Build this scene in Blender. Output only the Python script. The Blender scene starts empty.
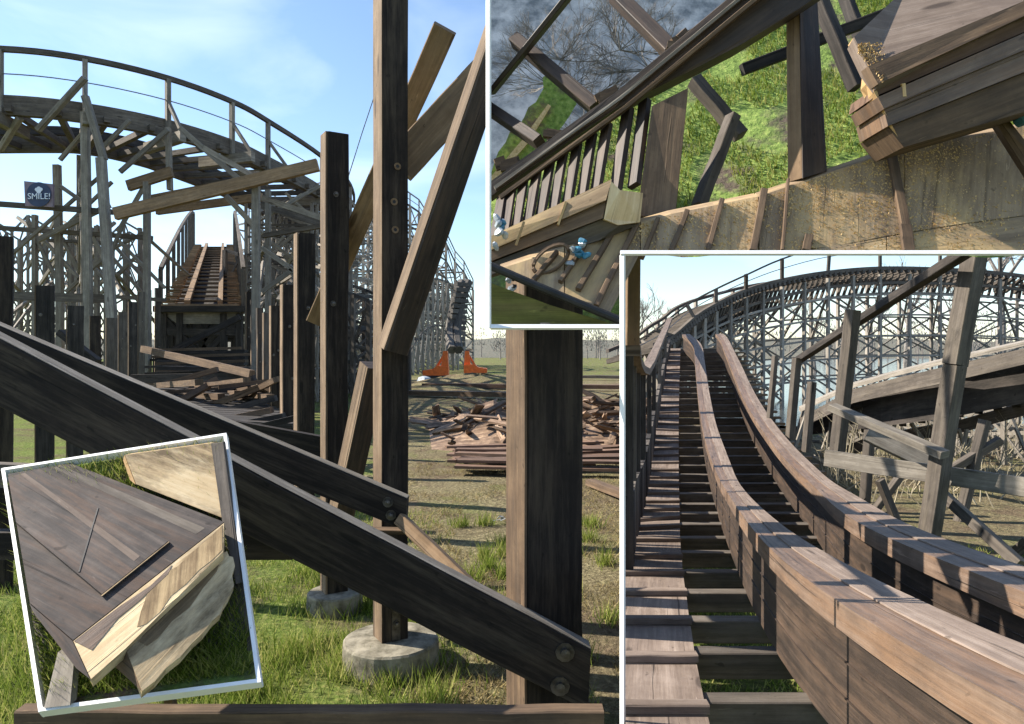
import bpy, math, random
from mathutils import Vector as V, noise as mnoise
random.seed(7)
F, HY, EYE = 740.0, 350.0, 1.6
Z = V((0, 0, 1)); X = V((1, 0, 0)); Y = V((0, 1, 0))
sc = bpy.context.scene
C = sc.collection
R = random.uniform

def W(x, y, d):                      # point of the place seen at photo position x, y at distance d
    return V(((x - 512) / F * d, d, EYE - (y - HY) / F * d))

# ------------------------------------------------------------------ mesh builder
class MB:
    def __init__(s):
        s.v = []; s.f = []; s.uv = []; s.m = []
    def face(s, idx, uvs, mi=0):
        s.f.append(tuple(idx)); s.uv.append(uvs); s.m.append(mi)
    def rings(s, rings, closed=True, cap=True, capm=0, mi=0):
        n = len(rings[0]); b = len(s.v); u0, v0 = R(0, 50), R(0, 50)
        per = [0]
        for k in range(n):
            per.append(per[-1] + (rings[0][(k + 1) % n] - rings[0][k]).length)
        for r in rings: s.v.extend([tuple(p) for p in r])
        u = 0
        for i in range(len(rings) - 1):
            du = (rings[i + 1][0] - rings[i][0]).length
            for k in range(n if closed else n - 1):
                k2 = (k + 1) % n
                s.face((b + i * n + k, b + i * n + k2, b + (i + 1) * n + k2, b + (i + 1) * n + k),
                       [(u0 + u, v0 + per[k]), (u0 + u, v0 + per[k + 1]), (u0 + u + du, v0 + per[k + 1]), (u0 + u + du, v0 + per[k])], mi)
            u += du
        if cap:
            e = (len(rings) - 1) * n
            for base, rev, r in ((0, True, rings[0]), (e, False, rings[-1])):
                o = r[0]; ax = (r[1] - r[0]); ax = ax.normalized() if ax.length > 1e-9 else X
                nn = (r[1] - r[0]).cross(r[2] - r[1]); nn = nn.normalized() if nn.length > 1e-12 else Z
                ay = nn.cross(ax)
                ids = list(range(n)); ids = ids[::-1] if rev else ids
                s.face([b + base + k for k in ids], [(u0 + (r[k] - o).dot(ax) * .35, v0 + (r[k] - o).dot(ay)) for k in ids], capm)
    def beam(s, p0, p1, w, h, up=Z, ch=0.0, seg=1, jit=0.0, capm=0, mi=0, w1=None, h1=None):
        a = (p1 - p0); L = a.length; a = a / L
        sd = a.cross(up)
        if sd.length < 1e-4: sd = a.cross(Y)
        if sd.length < 1e-4: sd = a.cross(X)
        sd.normalize(); uv = sd.cross(a)
        rings = []
        for i in range(seg + 1):
            t = i / seg; c = p0 + a * (L * t)
            ww = (w + ((w1 or w) - w) * t) / 2; hh = (h + ((h1 or h) - h) * t) / 2
            if ch > 0:
                q = ch
                pts = [(-ww + q, -hh), (ww - q, -hh), (ww, -hh + q), (ww, hh - q), (ww - q, hh), (-ww + q, hh), (-ww, hh - q), (-ww, -hh + q)]
            else:
                pts = [(-ww, -hh), (ww, -hh), (ww, hh), (-ww, hh)]
            ox, oy = (R(-jit, jit), R(-jit, jit)) if 0 < i < seg else (0, 0)
            rings.append([c + sd * (px + ox + R(-jit, jit) * .3) + uv * (py + oy + R(-jit, jit) * .3) for px, py in pts])
        s.rings(rings, capm=capm, mi=mi)
    def prism(s, poly, ext, mi=0, sidem=None, capm=None):
        b = len(s.v); n = len(poly); u0, v0 = R(0, 50), R(0, 50)
        ex = ext if isinstance(ext, list) else [ext] * n
        s.v.extend([tuple(p) for p in poly]); s.v.extend([tuple(p + e) for p, e in zip(poly, ex)])
        L = max(((poly[(k + 1) % n] - poly[k]).length, k) for k in range(n))[1]
        ax = (poly[(L + 1) % n] - poly[L]).normalized()
        nn = V((0, 0, 0))
        for k in range(n): nn += (poly[k] - poly[0]).cross(poly[(k + 1) % n] - poly[0])
        nn.normalize(); ay = nn.cross(ax)
        uv = [(u0 + (p - poly[0]).dot(ax), v0 + (p - poly[0]).dot(ay)) for p in poly]
        s.face(range(n), uv, mi)
        s.face([b + n - 1 - k + n - b for k in range(n)] if False else [n + (n - 1 - k) for k in range(n)], [uv[n - 1 - k] for k in range(n)], mi)
        s.f[-2] = tuple(b + k for k in range(n)); s.f[-1] = tuple(b + n + (n - 1 - k) for k in range(n))
        for k in range(n):
            k2 = (k + 1) % n; l = (poly[k2] - poly[k]).length; h = ex[k].length
            vo = R(0, 9)
            mm = mi if sidem is None else sidem
            if isinstance(mm, dict): mm = mm.get(k, mi)
            s.face((b + k, b + n + k, b + n + k2, b + k2), [(u0, v0 + vo), (u0, v0 + vo + h), (u0 + l, v0 + vo + h), (u0 + l, v0 + vo)], mm)
    def tube(s, pts, r, n=6, r1=None, mi=0):
        rings = []; m = len(pts)
        for i, p in enumerate(pts):
            a = (pts[min(i + 1, m - 1)] - pts[max(i - 1, 0)]).normalized()
            sd = a.cross(Z)
            if sd.length < 1e-3: sd = a.cross(X)
            sd.normalize(); up = sd.cross(a)
            rr = r if r1 is None else r + (r1 - r) * i / (m - 1)
            rings.append([p + sd * math.cos(t) * rr + up * math.sin(t) * rr for t in [2 * math.pi * k / n for k in range(n)]])
        s.rings(rings, mi=mi)
    def lathe(s, c, axis, prof, n=16, mi=0, wob=0):
        a = axis.normalized(); sd = a.cross(Z)
        if sd.length < 1e-3: sd = X.copy()
        sd.normalize(); up = sd.cross(a)
        wb = [1 + R(-wob, wob) for _ in range(n)]
        s.rings([[c + a * h + (sd * math.cos(2 * math.pi * k / n) + up * math.sin(2 * math.pi * k / n)) * r * wb[k] for k in range(n)] for r, h in prof], mi=mi)
    def tri(s, a, b, c, mi=0):
        i = len(s.v); s.v.extend([tuple(a), tuple(b), tuple(c)]); s.face((i, i + 1, i + 2), [(0, 0), (1, 0), (.5, 1)], mi)
    def build(s, name, mat, parent=None, smooth=False, centre=True):
        me = bpy.data.meshes.new(name)
        if centre and s.v:
            lo = [min(p[k] for p in s.v) for k in range(3)]; hi = [max(p[k] for p in s.v) for k in range(3)]
            c = V(((lo[0] + hi[0]) / 2, (lo[1] + hi[1]) / 2, lo[2] if parent is None else (lo[2] + hi[2]) / 2))
        else: c = V((0, 0, 0))
        me.from_pydata([(p[0] - c.x, p[1] - c.y, p[2] - c.z) for p in s.v], [], s.f)
        ul = me.uv_layers.new(name='UVMap')
        flat = []
        for u in s.uv:
            for q in u: flat.extend(q)
        ul.data.foreach_set('uv', flat)
        for m in (mat if isinstance(mat, (list, tuple)) else [mat]): me.materials.append(m)
        me.polygons.foreach_set('material_index', s.m)
        if smooth: me.polygons.foreach_set('use_smooth', [True] * len(s.f))
        me.update()
        o = bpy.data.objects.new(name, me); C.objects.link(o)
        if parent is not None:
            o.parent = parent; o.location = c - ORI[parent.name]
        else: o.location = c
        ORI[o.name] = c
        return o
ORI = {}
def tag(o, label=None, cat=None, group=None, kind=None):
    if label: o['label'] = label
    if cat: o['category'] = cat
    if group: o['group'] = group
    if kind: o['kind'] = kind
    return o
def thing(name, loc, label, cat, group=None):
    o = bpy.data.objects.new(name, None); C.objects.link(o); o.location = loc
    o.empty_display_size = .2
    ORI[o.name] = V(loc)
    return tag(o, label, cat, group)
def part(parent, name, mat, fn, smooth=False):
    m = MB(); fn(m); return m.build(name, mat, parent, smooth)
class Many:                          # repeated parts of one thing: a mesh each, the overflow past 100 as one stuff part
    def __init__(s, parent, name, mat, cap=98): s.p, s.n, s.mat, s.c, s.k, s.rest = parent, name, mat, cap, 0, None
    def beam(s, *a, **k):
        if s.k < s.c:
            m = MB(); m.beam(*a, **k); s.k += 1; return m.build(s.n, s.mat, s.p)
        s.rest = s.rest or MB(); s.rest.beam(*a, **k)
    def done(s):
        if s.rest: tag(s.rest.build(s.n, s.mat, s.p), kind='stuff')

# ------------------------------------------------------------------ materials
def nt(name):
    m = bpy.data.materials.new(name); m.use_nodes = True
    t = m.node_tree; t.nodes.clear()
    return m, t
def N(t, kind, **kw):
    n = t.nodes.new(kind)
    for k, v in kw.items():
        if k.startswith('i_'):
            key = k[2:]; key = int(key) if key.isdigit() else key.replace('_', ' ')
            n.inputs[key].default_value = v
        else: setattr(n, k, v)
    return n
def ramp(t, stops, src=None):
    r = t.nodes.new('ShaderNodeValToRGB'); e = r.color_ramp.elements
    while len(e) < len(stops): e.new(.5)
    for q, (p, c) in zip(e, stops): q.position = p; q.color = (c, c, c, 1) if not isinstance(c, tuple) else c + (1,)
    if src: t.links.new(src, r.inputs[0])
    return r
def mixc(t, fac, a, b, mode='MIX'):
    m = t.nodes.new('ShaderNodeMix'); m.data_type = 'RGBA'; m.blend_type = mode
    for s, i in ((fac, 0), (a, 6), (b, 7)):
        if hasattr(s, 'is_linked'): t.links.new(s, m.inputs[i])
        else: m.inputs[i].default_value = s if not isinstance(s, tuple) else s + (1,)
    return m.outputs[2]
def math_(t, op, a, b=0.0):
    m = t.nodes.new('ShaderNodeMath'); m.operation = op
    for s, i in ((a, 0), (b, 1)):
        if hasattr(s, 'is_linked'): t.links.new(s, m.inputs[i])
        else: m.inputs[i].default_value = s
    return m.outputs[0]

def wood(name, dark, mid, light, patch=None, patch_amt=.5, patch_scale=2.0, rough=.8, grain=28, spec=.25, vary=.35, bump=.5, crack=.7, plank=0.0):
    m, t = nt(name); L = t.links.new
    tc = N(t, 'ShaderNodeTexCoord'); oi = N(t, 'ShaderNodeObjectInfo')
    off = N(t, 'ShaderNodeCombineXYZ'); L(math_(t, 'MULTIPLY', oi.outputs['Random'], 37.0), off.inputs[0]); L(math_(t, 'MULTIPLY', oi.outputs['Random'], 91.0), off.inputs[1])
    add = N(t, 'ShaderNodeVectorMath', operation='ADD'); L(tc.outputs['UV'], add.inputs[0]); L(off.outputs[0], add.inputs[1])
    def st(u, v, **kw):
        mp = N(t, 'ShaderNodeMapping'); mp.inputs['Scale'].default_value = (u, v, 1); L(add.outputs[0], mp.inputs[0])
        n = N(t, 'ShaderNodeTexNoise', i_Scale=1.0, i_Detail=kw.get('d', 6.0), i_Roughness=kw.get('r', .65), i_Distortion=kw.get('dist', .0)); L(mp.outputs[0], n.inputs[0]); return n.outputs[0]
    g = st(1.3, grain, dist=.6); g2 = st(3.0, grain * 3.2); big = st(.9, 3.2, d=4.0); blot = st(patch_scale * .7, patch_scale * (7 if plank == 0 else 2.5), d=8.0, r=.72)
    iso = st(7.0, 9.0, d=7.0, r=.7)
    gm = math_(t, 'ADD', math_(t, 'ADD', math_(t, 'MULTIPLY', g, .32), math_(t, 'MULTIPLY', iso, .26)), math_(t, 'ADD', math_(t, 'MULTIPLY', big, .24), math_(t, 'MULTIPLY', g2, .18)))
    col = ramp(t, [(.37, dark), (.5, mid), (.63, light)], gm).outputs[0]
    if patch:
        pf = ramp(t, [(.47, 0.0), (.64, 1.0)], blot).outputs[0]
        col = mixc(t, math_(t, 'MULTIPLY', pf, patch_amt), col, patch)
    cr = ramp(t, [(.30, 1.0), (.37, 0.0)], st(.7, grain * 1.6, d=3.0, dist=.4)).outputs[0]
    col = mixc(t, math_(t, 'MULTIPLY', cr, crack), col, tuple(c * .25 for c in dark))
    sp = ramp(t, [(.27, 1.0), (.33, 0.0)], st(14, 22, d=2.0)).outputs[0]
    col = mixc(t, math_(t, 'MULTIPLY', sp, .55), col, tuple(c * .4 for c in dark))
    kp = N(t, 'ShaderNodeMapping'); kp.inputs['Scale'].default_value = (2.2, 9, 1); L(add.outputs[0], kp.inputs[0])
    kv = N(t, 'ShaderNodeTexVoronoi', i_Scale=1.0); L(kp.outputs[0], kv.inputs[0])
    kn = math_(t, 'MULTIPLY', ramp(t, [(.10, 1.0), (.16, 0.0)], kv.outputs['Distance']).outputs[0], ramp(t, [(.55, 0.0), (.6, 1.0)], kv.outputs['Color']).outputs[0])
    col = mixc(t, math_(t, 'MULTIPLY', kn, .75), col, tuple(c * .5 for c in dark))
    scf = ramp(t, [(.66, 0.0), (.72, 1.0)], st(5, 60, d=4.0, dist=.8)).outputs[0]
    col = mixc(t, math_(t, 'MULTIPLY', scf, .5), col, tuple(min(.7, c * 1.5) for c in light))
    rnd = math_(t, 'ADD', math_(t, 'MULTIPLY', oi.outputs['Random'], vary), 1 - vary / 2)
    cb = N(t, 'ShaderNodeCombineXYZ'); [L(rnd, cb.inputs[k]) for k in range(3)]
    col = mixc(t, 1.0, col, cb.outputs[0], 'MULTIPLY')
    b = N(t, 'ShaderNodeBsdfPrincipled', i_Roughness=rough); b.inputs['Specular IOR Level'].default_value = spec
    L(col, b.inputs['Base Color'])
    hgt = math_(t, 'SUBTRACT', gm, math_(t, 'MULTIPLY', cr, .5))
    bp = N(t, 'ShaderNodeBump', i_Strength=bump, i_Distance=.012); L(hgt, bp.inputs['Height']); L(bp.outputs[0], b.inputs['Normal'])
    o = N(t, 'ShaderNodeOutputMaterial'); L(b.outputs[0], o.inputs[0]); return m

def plain(name, c1, c2, scale=8, rough=.6, metal=0.0, bump=.2, spec=.4, coords='Object'):
    m, t = nt(name); L = t.links.new
    tc = N(t, 'ShaderNodeTexCoord'); n = N(t, 'ShaderNodeTexNoise', i_Scale=scale, i_Detail=7.0, i_Roughness=.65); L(tc.outputs[coords], n.inputs[0])
    col = ramp(t, [(.35, c1), (.65, c2)], n.outputs[0]).outputs[0]
    b = N(t, 'ShaderNodeBsdfPrincipled', i_Roughness=rough, i_Metallic=metal); b.inputs['Specular IOR Level'].default_value = spec
    L(col, b.inputs['Base Color'])
    bp = N(t, 'ShaderNodeBump', i_Strength=bump, i_Distance=.01); L(n.outputs[0], bp.inputs['Height']); L(bp.outputs[0], b.inputs['Normal'])
    o = N(t, 'ShaderNodeOutputMaterial'); L(b.outputs[0], o.inputs[0]); return m

def leafy(name, c1, c2, c3, trans=.35):
    m, t = nt(name); L = t.links.new
    g = N(t, 'ShaderNodeNewGeometry'); n = N(t, 'ShaderNodeTexNoise', i_Scale=1.6, i_Detail=4.0); L(g.outputs['Position'], n.inputs[0])
    f = math_(t, 'ADD', math_(t, 'MULTIPLY', g.outputs['Random Per Island'], .55), math_(t, 'MULTIPLY', n.outputs[0], .5))
    col = ramp(t, [(.2, c1), (.5, c2), (.85, c3)], f).outputs[0]
    d = N(t, 'ShaderNodeBsdfDiffuse'); tr = N(t, 'ShaderNodeBsdfTranslucent'); L(col, d.inputs[0]); L(col, tr.inputs[0])
    mx = N(t, 'ShaderNodeMixShader', i_0=trans); L(d.outputs[0], mx.inputs[1]); L(tr.outputs[0], mx.inputs[2])
    o = N(t, 'ShaderNodeOutputMaterial'); L(mx.outputs[0], o.inputs[0]); return m

M = {}
M['tar'] = wood('tarred_timber', (.006, .0045, .004), (.015, .0112, .009), (.042, .031, .023), patch=(.11, .086, .06), patch_amt=.4, vary=.5, bump=.35)
M['brown'] = wood('brown_timber', (.05, .033, .022), (.12, .08, .05), (.22, .15, .09), patch=(.05, .04, .033), patch_amt=.5)
M['tan'] = wood('tan_timber', (.115, .072, .04), (.22, .145, .082), (.35, .24, .145), patch=(.12, .095, .07), patch_amt=.45)
M['flank'] = wood('sunlit_brown_timber', (.075, .05, .032), (.165, .115, .072), (.28, .205, .135), patch=(.06, .045, .034), patch_amt=.55)  # lighter brown that paints sunlight onto the left sides of posts and braces
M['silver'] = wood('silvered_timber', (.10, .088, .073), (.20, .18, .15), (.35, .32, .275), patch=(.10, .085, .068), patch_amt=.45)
M['grey'] = wood('grey_brown_timber', (.04, .035, .03), (.085, .072, .06), (.16, .14, .12), patch=(.2, .17, .13), patch_amt=.4, vary=.5)
M['black'] = wood('blackened_timber', (.010, .009, .008), (.024, .021, .019), (.055, .048, .042), patch=(.12, .10, .085), patch_amt=.3, vary=.7)
M['red'] = wood('reddish_worn_timber', (.085, .062, .049), (.175, .135, .108), (.29, .235, .195), patch=(.13, .10, .085), patch_amt=.4)
M['rail'] = wood('dark_rail_timber', (.014, .010, .008), (.034, .024, .018), (.075, .052, .038), patch=(.14, .088, .055), patch_amt=.4, spec=.4, rough=.6, vary=.15)  # dark base also paints in the shade on the big rails' left sides
M['railtop'] = wood('rusty_rail_top', (.055, .037, .027), (.135, .093, .067), (.25, .18, .132), patch=(.24, .135, .07), patch_amt=.5, spec=.4, rough=.55, vary=.15)
M['sawn'] = wood('fresh_sawn_timber', (.30, .18, .075), (.50, .335, .16), (.66, .48, .27), patch=(.20, .12, .06), patch_amt=.6, patch_scale=1.6, grain=40, crack=.3, plank=1)
M['sawnend'] = wood('sawn_end_grain', (.36, .24, .12), (.56, .42, .24), (.72, .59, .38), patch=(.085, .055, .028), patch_amt=.9, patch_scale=2.6, grain=26, crack=.25, plank=1)
M['dusty'] = wood('sawdust_covered_boards', (.15, .105, .065), (.29, .21, .13), (.45, .34, .21), patch=(.60, .43, .21), patch_amt=.8, patch_scale=1.7, grain=22, crack=.45, plank=1)
M['block'] = wood('grimy_block_timber', (.016, .014, .014), (.045, .039, .037), (.12, .098, .085), patch=(.13, .075, .048), patch_amt=.5, patch_scale=4.0, grain=24)
M['mossy'] = wood('mossy_timber', (.05, .052, .014), (.13, .13, .032), (.25, .24, .07), patch=(.14, .10, .05), patch_amt=.5)
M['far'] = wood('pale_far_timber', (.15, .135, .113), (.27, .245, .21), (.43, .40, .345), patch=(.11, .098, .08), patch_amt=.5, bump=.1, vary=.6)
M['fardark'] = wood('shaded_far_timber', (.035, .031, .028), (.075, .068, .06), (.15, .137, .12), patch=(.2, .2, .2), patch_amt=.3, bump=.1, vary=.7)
M['debris'] = wood('splintered_plank', (.045, .03, .021), (.16, .108, .072), (.42, .31, .21), patch=(.05, .03, .022), patch_amt=.7, vary=1.5)
M['plankred'] = wood('red_brown_plank', (.07, .042, .03), (.145, .09, .062), (.25, .165, .12), vary=.5)
M['concrete'] = plain('mossy_concrete', (.08, .072, .05), (.29, .265, .205), 11, .9, bump=.7, spec=.2)
M['steel'] = plain('dull_steel', (.05, .045, .04), (.17, .155, .14), 20, .45, .8)
M['wire'] = plain('grey_wire', (.12, .13, .14), (.25, .26, .27), 20, .5, .6)
M['white'] = plain('white_frame_paint', (.78, .78, .76), (.86, .86, .85), 6, .5, bump=.05)
M['orange'] = plain('orange_paint', (.62, .12, .02), (.85, .19, .03), 6, .5, bump=.1)
M['rubber'] = plain('black_rubber', (.012, .012, .012), (.03, .03, .03), 14, .6)
M['navy'] = plain('navy_sign_paint', (.016, .03, .075), (.03, .05, .11), 4, .5, bump=.02)
M['signbed'] = plain('weathered_sign_board', (.14, .12, .16), (.26, .19, .22), 4, .6, bump=.05)
M['signwhite'] = plain('white_lettering', (.62, .68, .78), (.74, .79, .86), 4, .5, bump=.02)
M['blueplastic'] = plain('blue_plastic', (.02, .09, .16), (.05, .24, .36), 14, .3)
M['paleplastic'] = plain('pale_plastic', (.22, .26, .3), (.55, .58, .6), 14, .3)
M['sawdust'] = plain('sawdust_flakes', (.45, .30, .12), (.72, .53, .28), 60, .95, spec=.1)
M['twig'] = plain('bare_twig_bark', (.11, .10, .09), (.27, .25, .225), 8, .9, spec=.1)
M['straw'] = plain('dry_stem', (.22, .19, .13), (.42, .37, .26), 8, .9, spec=.1)
M['stain'] = wood('stained_end_grain', (.06, .04, .02), (.17, .115, .06), (.42, .31, .17), patch=(.5, .37, .2), patch_amt=.45, patch_scale=3.0, grain=26, crack=.3)
M['grass'] = leafy('grass_blades', (.065, .105, .014), (.20, .27, .045), (.46, .42, .16))
M['drygrass'] = leafy('dry_grass_blades', (.13, .115, .045), (.26, .205, .095), (.40, .33, .18), .25)
M['leaf'] = leafy('bush_leaves', (.03, .05, .014), (.06, .09, .026), (.13, .15, .05))

def ground_mat(name, hill=False):
    m, t = nt(name); L = t.links.new
    g = N(t, 'ShaderNodeNewGeometry'); sx = N(t, 'ShaderNodeSeparateXYZ'); L(g.outputs['Position'], sx.inputs[0])
    def nz(s, d=6.0, r=.65):
        n = N(t, 'ShaderNodeTexNoise', i_Scale=s, i_Detail=d, i_Roughness=r); L(g.outputs['Position'], n.inputs[0]); return n.outputs[0]
    fine = nz(24); mid = nz(2.2); big = nz(.55)
    green = ramp(t, [(.3, (.04, .065, .012)), (.5, (.11, .155, .03)), (.7, (.26, .26, .085))], fine).outputs[0]
    dry = ramp(t, [(.3, (.07, .057, .034)), (.5, (.165, .142, .078)), (.68, (.33, .285, .165))], nz(31)).outputs[0]
    soil = ramp(t, [(.3, (.045, .03, .02)), (.6, (.14, .10, .068))], nz(14)).outputs[0]
    if hill:
        col = mixc(t, ramp(t, [(.42, 0.0), (.58, 1.0)], mid).outputs[0], (.10, .11, .09), (.17, .155, .125))  # hill tones greyed, distance haze painted into the colour
    else:
        xs = N(t, 'ShaderNodeMapRange', i_1=-.6, i_2=.5, i_3=-.26, i_4=.24); L(math_(t, 'ADD', sx.outputs[0], math_(t, 'MULTIPLY', sx.outputs[1], .16)), xs.inputs[0])
        ys = N(t, 'ShaderNodeMapRange', i_1=4.4, i_2=7.0, i_3=-.02, i_4=.12); L(sx.outputs[1], ys.inputs[0])
        far = N(t, 'ShaderNodeMapRange', i_1=26.0, i_2=48.0, i_3=0.0, i_4=-.4); L(sx.outputs[1], far.inputs[0])
        right = N(t, 'ShaderNodeMapRange', i_1=.0, i_2=.4, i_3=0.0, i_4=-.38); nearf = N(t, 'ShaderNodeMapRange', i_1=5.0, i_2=7.0, i_3=1.0, i_4=0.0); L(sx.outputs[1], nearf.inputs[0]); L(math_(t, 'SUBTRACT', sx.outputs[0], math_(t, 'MULTIPLY', sx.outputs[1], .15)), right.inputs[0])
        k = math_(t, 'ADD', math_(t, 'ADD', mid, xs.outputs[0]), math_(t, 'ADD', ys.outputs[0], math_(t, 'ADD', far.outputs[0], math_(t, 'MULTIPLY', right.outputs[0], nearf.outputs[0]))))
        col = mixc(t, ramp(t, [(.42, 0.0), (.58, 1.0)], k).outputs[0], green, dry)
        col = mixc(t, math_(t, 'MULTIPLY', ramp(t, [(.46, 0.0), (.6, 1.0)], nz(.35, 9.0, .72)).outputs[0], .6), col, (.11, .083, .055))
        col = mixc(t, math_(t, 'MULTIPLY', ramp(t, [(.52, 0.0), (.6, 1.0)], nz(.9, 9.0, .75)).outputs[0], .5), col, (.13, .15, .045))
        sf = ramp(t, [(.50, 0.0), (.62, 1.0)], nz(1.3, 8.0, .7)).outputs[0]
        col = mixc(t, math_(t, 'MULTIPLY', sf, .75), col, soil)
        col = mixc(t, math_(t, 'MULTIPLY', ramp(t, [(.58, 0.0), (.7, 1.0)], nz(4.5)).outputs[0], .5), col, (.10, .12, .035))
    b = N(t, 'ShaderNodeBsdfPrincipled', i_Roughness=.95); b.inputs['Specular IOR Level'].default_value = .1
    L(col, b.inputs['Base Color'])
    bp = N(t, 'ShaderNodeBump', i_Strength=.9, i_Distance=.05); L(math_(t, 'ADD', fine, mid), bp.inputs['Height']); L(bp.outputs[0], b.inputs['Normal'])
    o = N(t, 'ShaderNodeOutputMaterial'); L(b.outputs[0], o.inputs[0]); return m
M['ground'] = ground_mat('rough_grassland'); M['hill'] = ground_mat('hillside', True)
def turf_mat():
    m, t = nt('turf_soil'); L = t.links.new
    g = N(t, 'ShaderNodeNewGeometry')
    def nz(s, d=6.0):
        n = N(t, 'ShaderNodeTexNoise', i_Scale=s, i_Detail=d, i_Roughness=.65); L(g.outputs['Position'], n.inputs[0]); return n.outputs[0]
    green = ramp(t, [(.3, (.08, .13, .02)), (.5, (.18, .27, .05)), (.7, (.32, .38, .10))], nz(26)).outputs[0]
    col = mixc(t, ramp(t, [(.5, 0.0), (.62, 1.0)], nz(3.4)).outputs[0], green, (.10, .075, .055))
    b = N(t, 'ShaderNodeBsdfPrincipled', i_Roughness=.95); L(col, b.inputs['Base Color'])
    bp = N(t, 'ShaderNodeBump', i_Strength=.8, i_Distance=.03); L(nz(18), bp.inputs['Height']); L(bp.outputs[0], b.inputs['Normal'])
    o = N(t, 'ShaderNodeOutputMaterial'); L(b.outputs[0], o.inputs[0]); return m
M['turf'] = turf_mat()
def water_mat():
    m, t = nt('pond_water'); L = t.links.new
    b = N(t, 'ShaderNodeBsdfPrincipled', i_Roughness=.12); b.inputs['Base Color'].default_value = (.05, .06, .06, 1)
    g = N(t, 'ShaderNodeNewGeometry'); n = N(t, 'ShaderNodeTexNoise', i_Scale=3.0, i_Detail=3.0); L(g.outputs['Position'], n.inputs[0])
    bp = N(t, 'ShaderNodeBump', i_Strength=.08, i_Distance=.05); L(n.outputs[0], bp.inputs['Height']); L(bp.outputs[0], b.inputs['Normal'])
    o = N(t, 'ShaderNodeOutputMaterial'); L(b.outputs[0], o.inputs[0]); return m
M['added_water'] = water_mat()
M['mist'] = plain('misty_water', (.12, .14, .155), (.46, .48, .50), 5.0, .35, bump=.15)  # pale noise paints the pond's mist and whitish reflections

# ------------------------------------------------------------------ small helpers
def cr(pts, n):                       # smooth curve through points, n steps per span
    out = []; P = [pts[0]] + list(pts) + [pts[-1]]
    for i in range(1, len(P) - 2):
        for k in range(n):
            t = k / n; a, b, c, d = P[i - 1], P[i], P[i + 1], P[i + 2]
            out.append(.5 * ((2 * b) + (c - a) * t + (2 * a - 5 * b + 4 * c - d) * t * t + (3 * b - a - 3 * c + d) * t ** 3))
    out.append(pts[-1]); return out
def lerp(a, b, t): return a + (b - a) * t
def pl(tab, x):
    if x <= tab[0][0]: return tab[0][1]
    for (a, b), (c, d) in zip(tab, tab[1:]):
        if x <= c: return b + (d - b) * (x - a) / (c - a)
    return tab[-1][1]
def bolt(parent, p, n, r=.022, name='bolt'):
    m = MB(); m.lathe(p, n, [(r * 1.5, 0), (r * 1.5, .006), (r * .75, .006), (r * .75, .022), (.0005, .024)], 10)
    return m.build(name, M['steel'], parent)
def ib(m, a, b, da, db, wpx, th, **k):  # bar between two photo positions, wpx wide there, th deep
    p, q = W(a[0], a[1], da), W(b[0], b[1], db)
    view = V((p.x + q.x, p.y + q.y, 0)).normalized()
    m.beam(p, q, wpx * (da + db) / 2 / F, th, up=-view if abs((q - p).normalized().dot(view)) < .9 else Z, **k)
def blades(pts_fn, n, hmin, hmax, w, up=Z, lean=.5):
    m = MB()
    for _ in range(n):
        p = pts_fn()
        if p is None: continue
        a = R(0, 6.283); s = V((math.cos(a), math.sin(a), 0)) * w * R(.6, 1.4)
        h = R(hmin, hmax); tip = p + up * h + V((R(-1, 1), R(-1, 1), R(-.2, .2))) * h * lean
        m.tri(p - s, p + s, tip)
    return m

# ------------------------------------------------------------------ setting
def ground():
    m = MB(); n = 90
    xs = [math.copysign(abs(k / n) ** 2.6, k) * 420 for k in range(-n, n + 1)]
    ys = [-30 + (k / (2 * n)) ** 2.4 * 640 for k in range(2 * n + 1)]
    b = 0
    for y in ys:
        for x in xs:
            near = max(0, 1 - (abs(x) + abs(y)) / 60)
            z = (mnoise.noise(V((x * .9, y * .9, 0))) * .03 + mnoise.noise(V((x * 2.6, y * 2.6, 3))) * .014) * near
            m.v.append((x, y, z - .012))
    w = len(xs)
    for j in range(len(ys) - 1):
        for i in range(w - 1):
            m.face((j * w + i, j * w + i + 1, (j + 1) * w + i + 1, (j + 1) * w + i), [(0, 0)] * 4)
    tag(m.build('ground', M['ground'], None, True, centre=False), kind='structure')
ground()
def hills():
    m = MB(); n = 120
    for j, (dist, hh) in enumerate(((150, 0), (185, 3.4), (240, 5.0), (330, 3))):
        for i in range(n + 1):
            a = math.radians(-75 + 150 * i / n)
            z = hh * (1 + .5 * mnoise.noise(V((i * .11, j * .5, 0))) + .18 * mnoise.noise(V((i * .7, j, 5))))
            m.v.append((math.sin(a) * dist, math.cos(a) * dist, max(z, -.1) - (.3 if j == 0 else 0)))
    for j in range(3):
        for i in range(n):
            m.face((j * (n + 1) + i, j * (n + 1) + i + 1, (j + 1) * (n + 1) + i + 1, (j + 1) * (n + 1) + i), [(0, 0)] * 4)
    tag(m.build('hills', M['hill'], None, True, centre=False), kind='structure')
hills()
m = MB()
pts = [(4.2, 15.5), (9, 13.5), (22, 14), (60, 22), (95, 60), (90, 130), (30, 135), (14, 70), (6.5, 30)]
m.v = [(x, y, .07) for x, y in pts]; m.face(range(len(pts)), [(0, 0)] * len(pts))
tag(m.build('added_water', M['added_water'], None, centre=False), kind='structure')  # added water sheet mirroring the sky, pale behind the right-hand lattice

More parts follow.
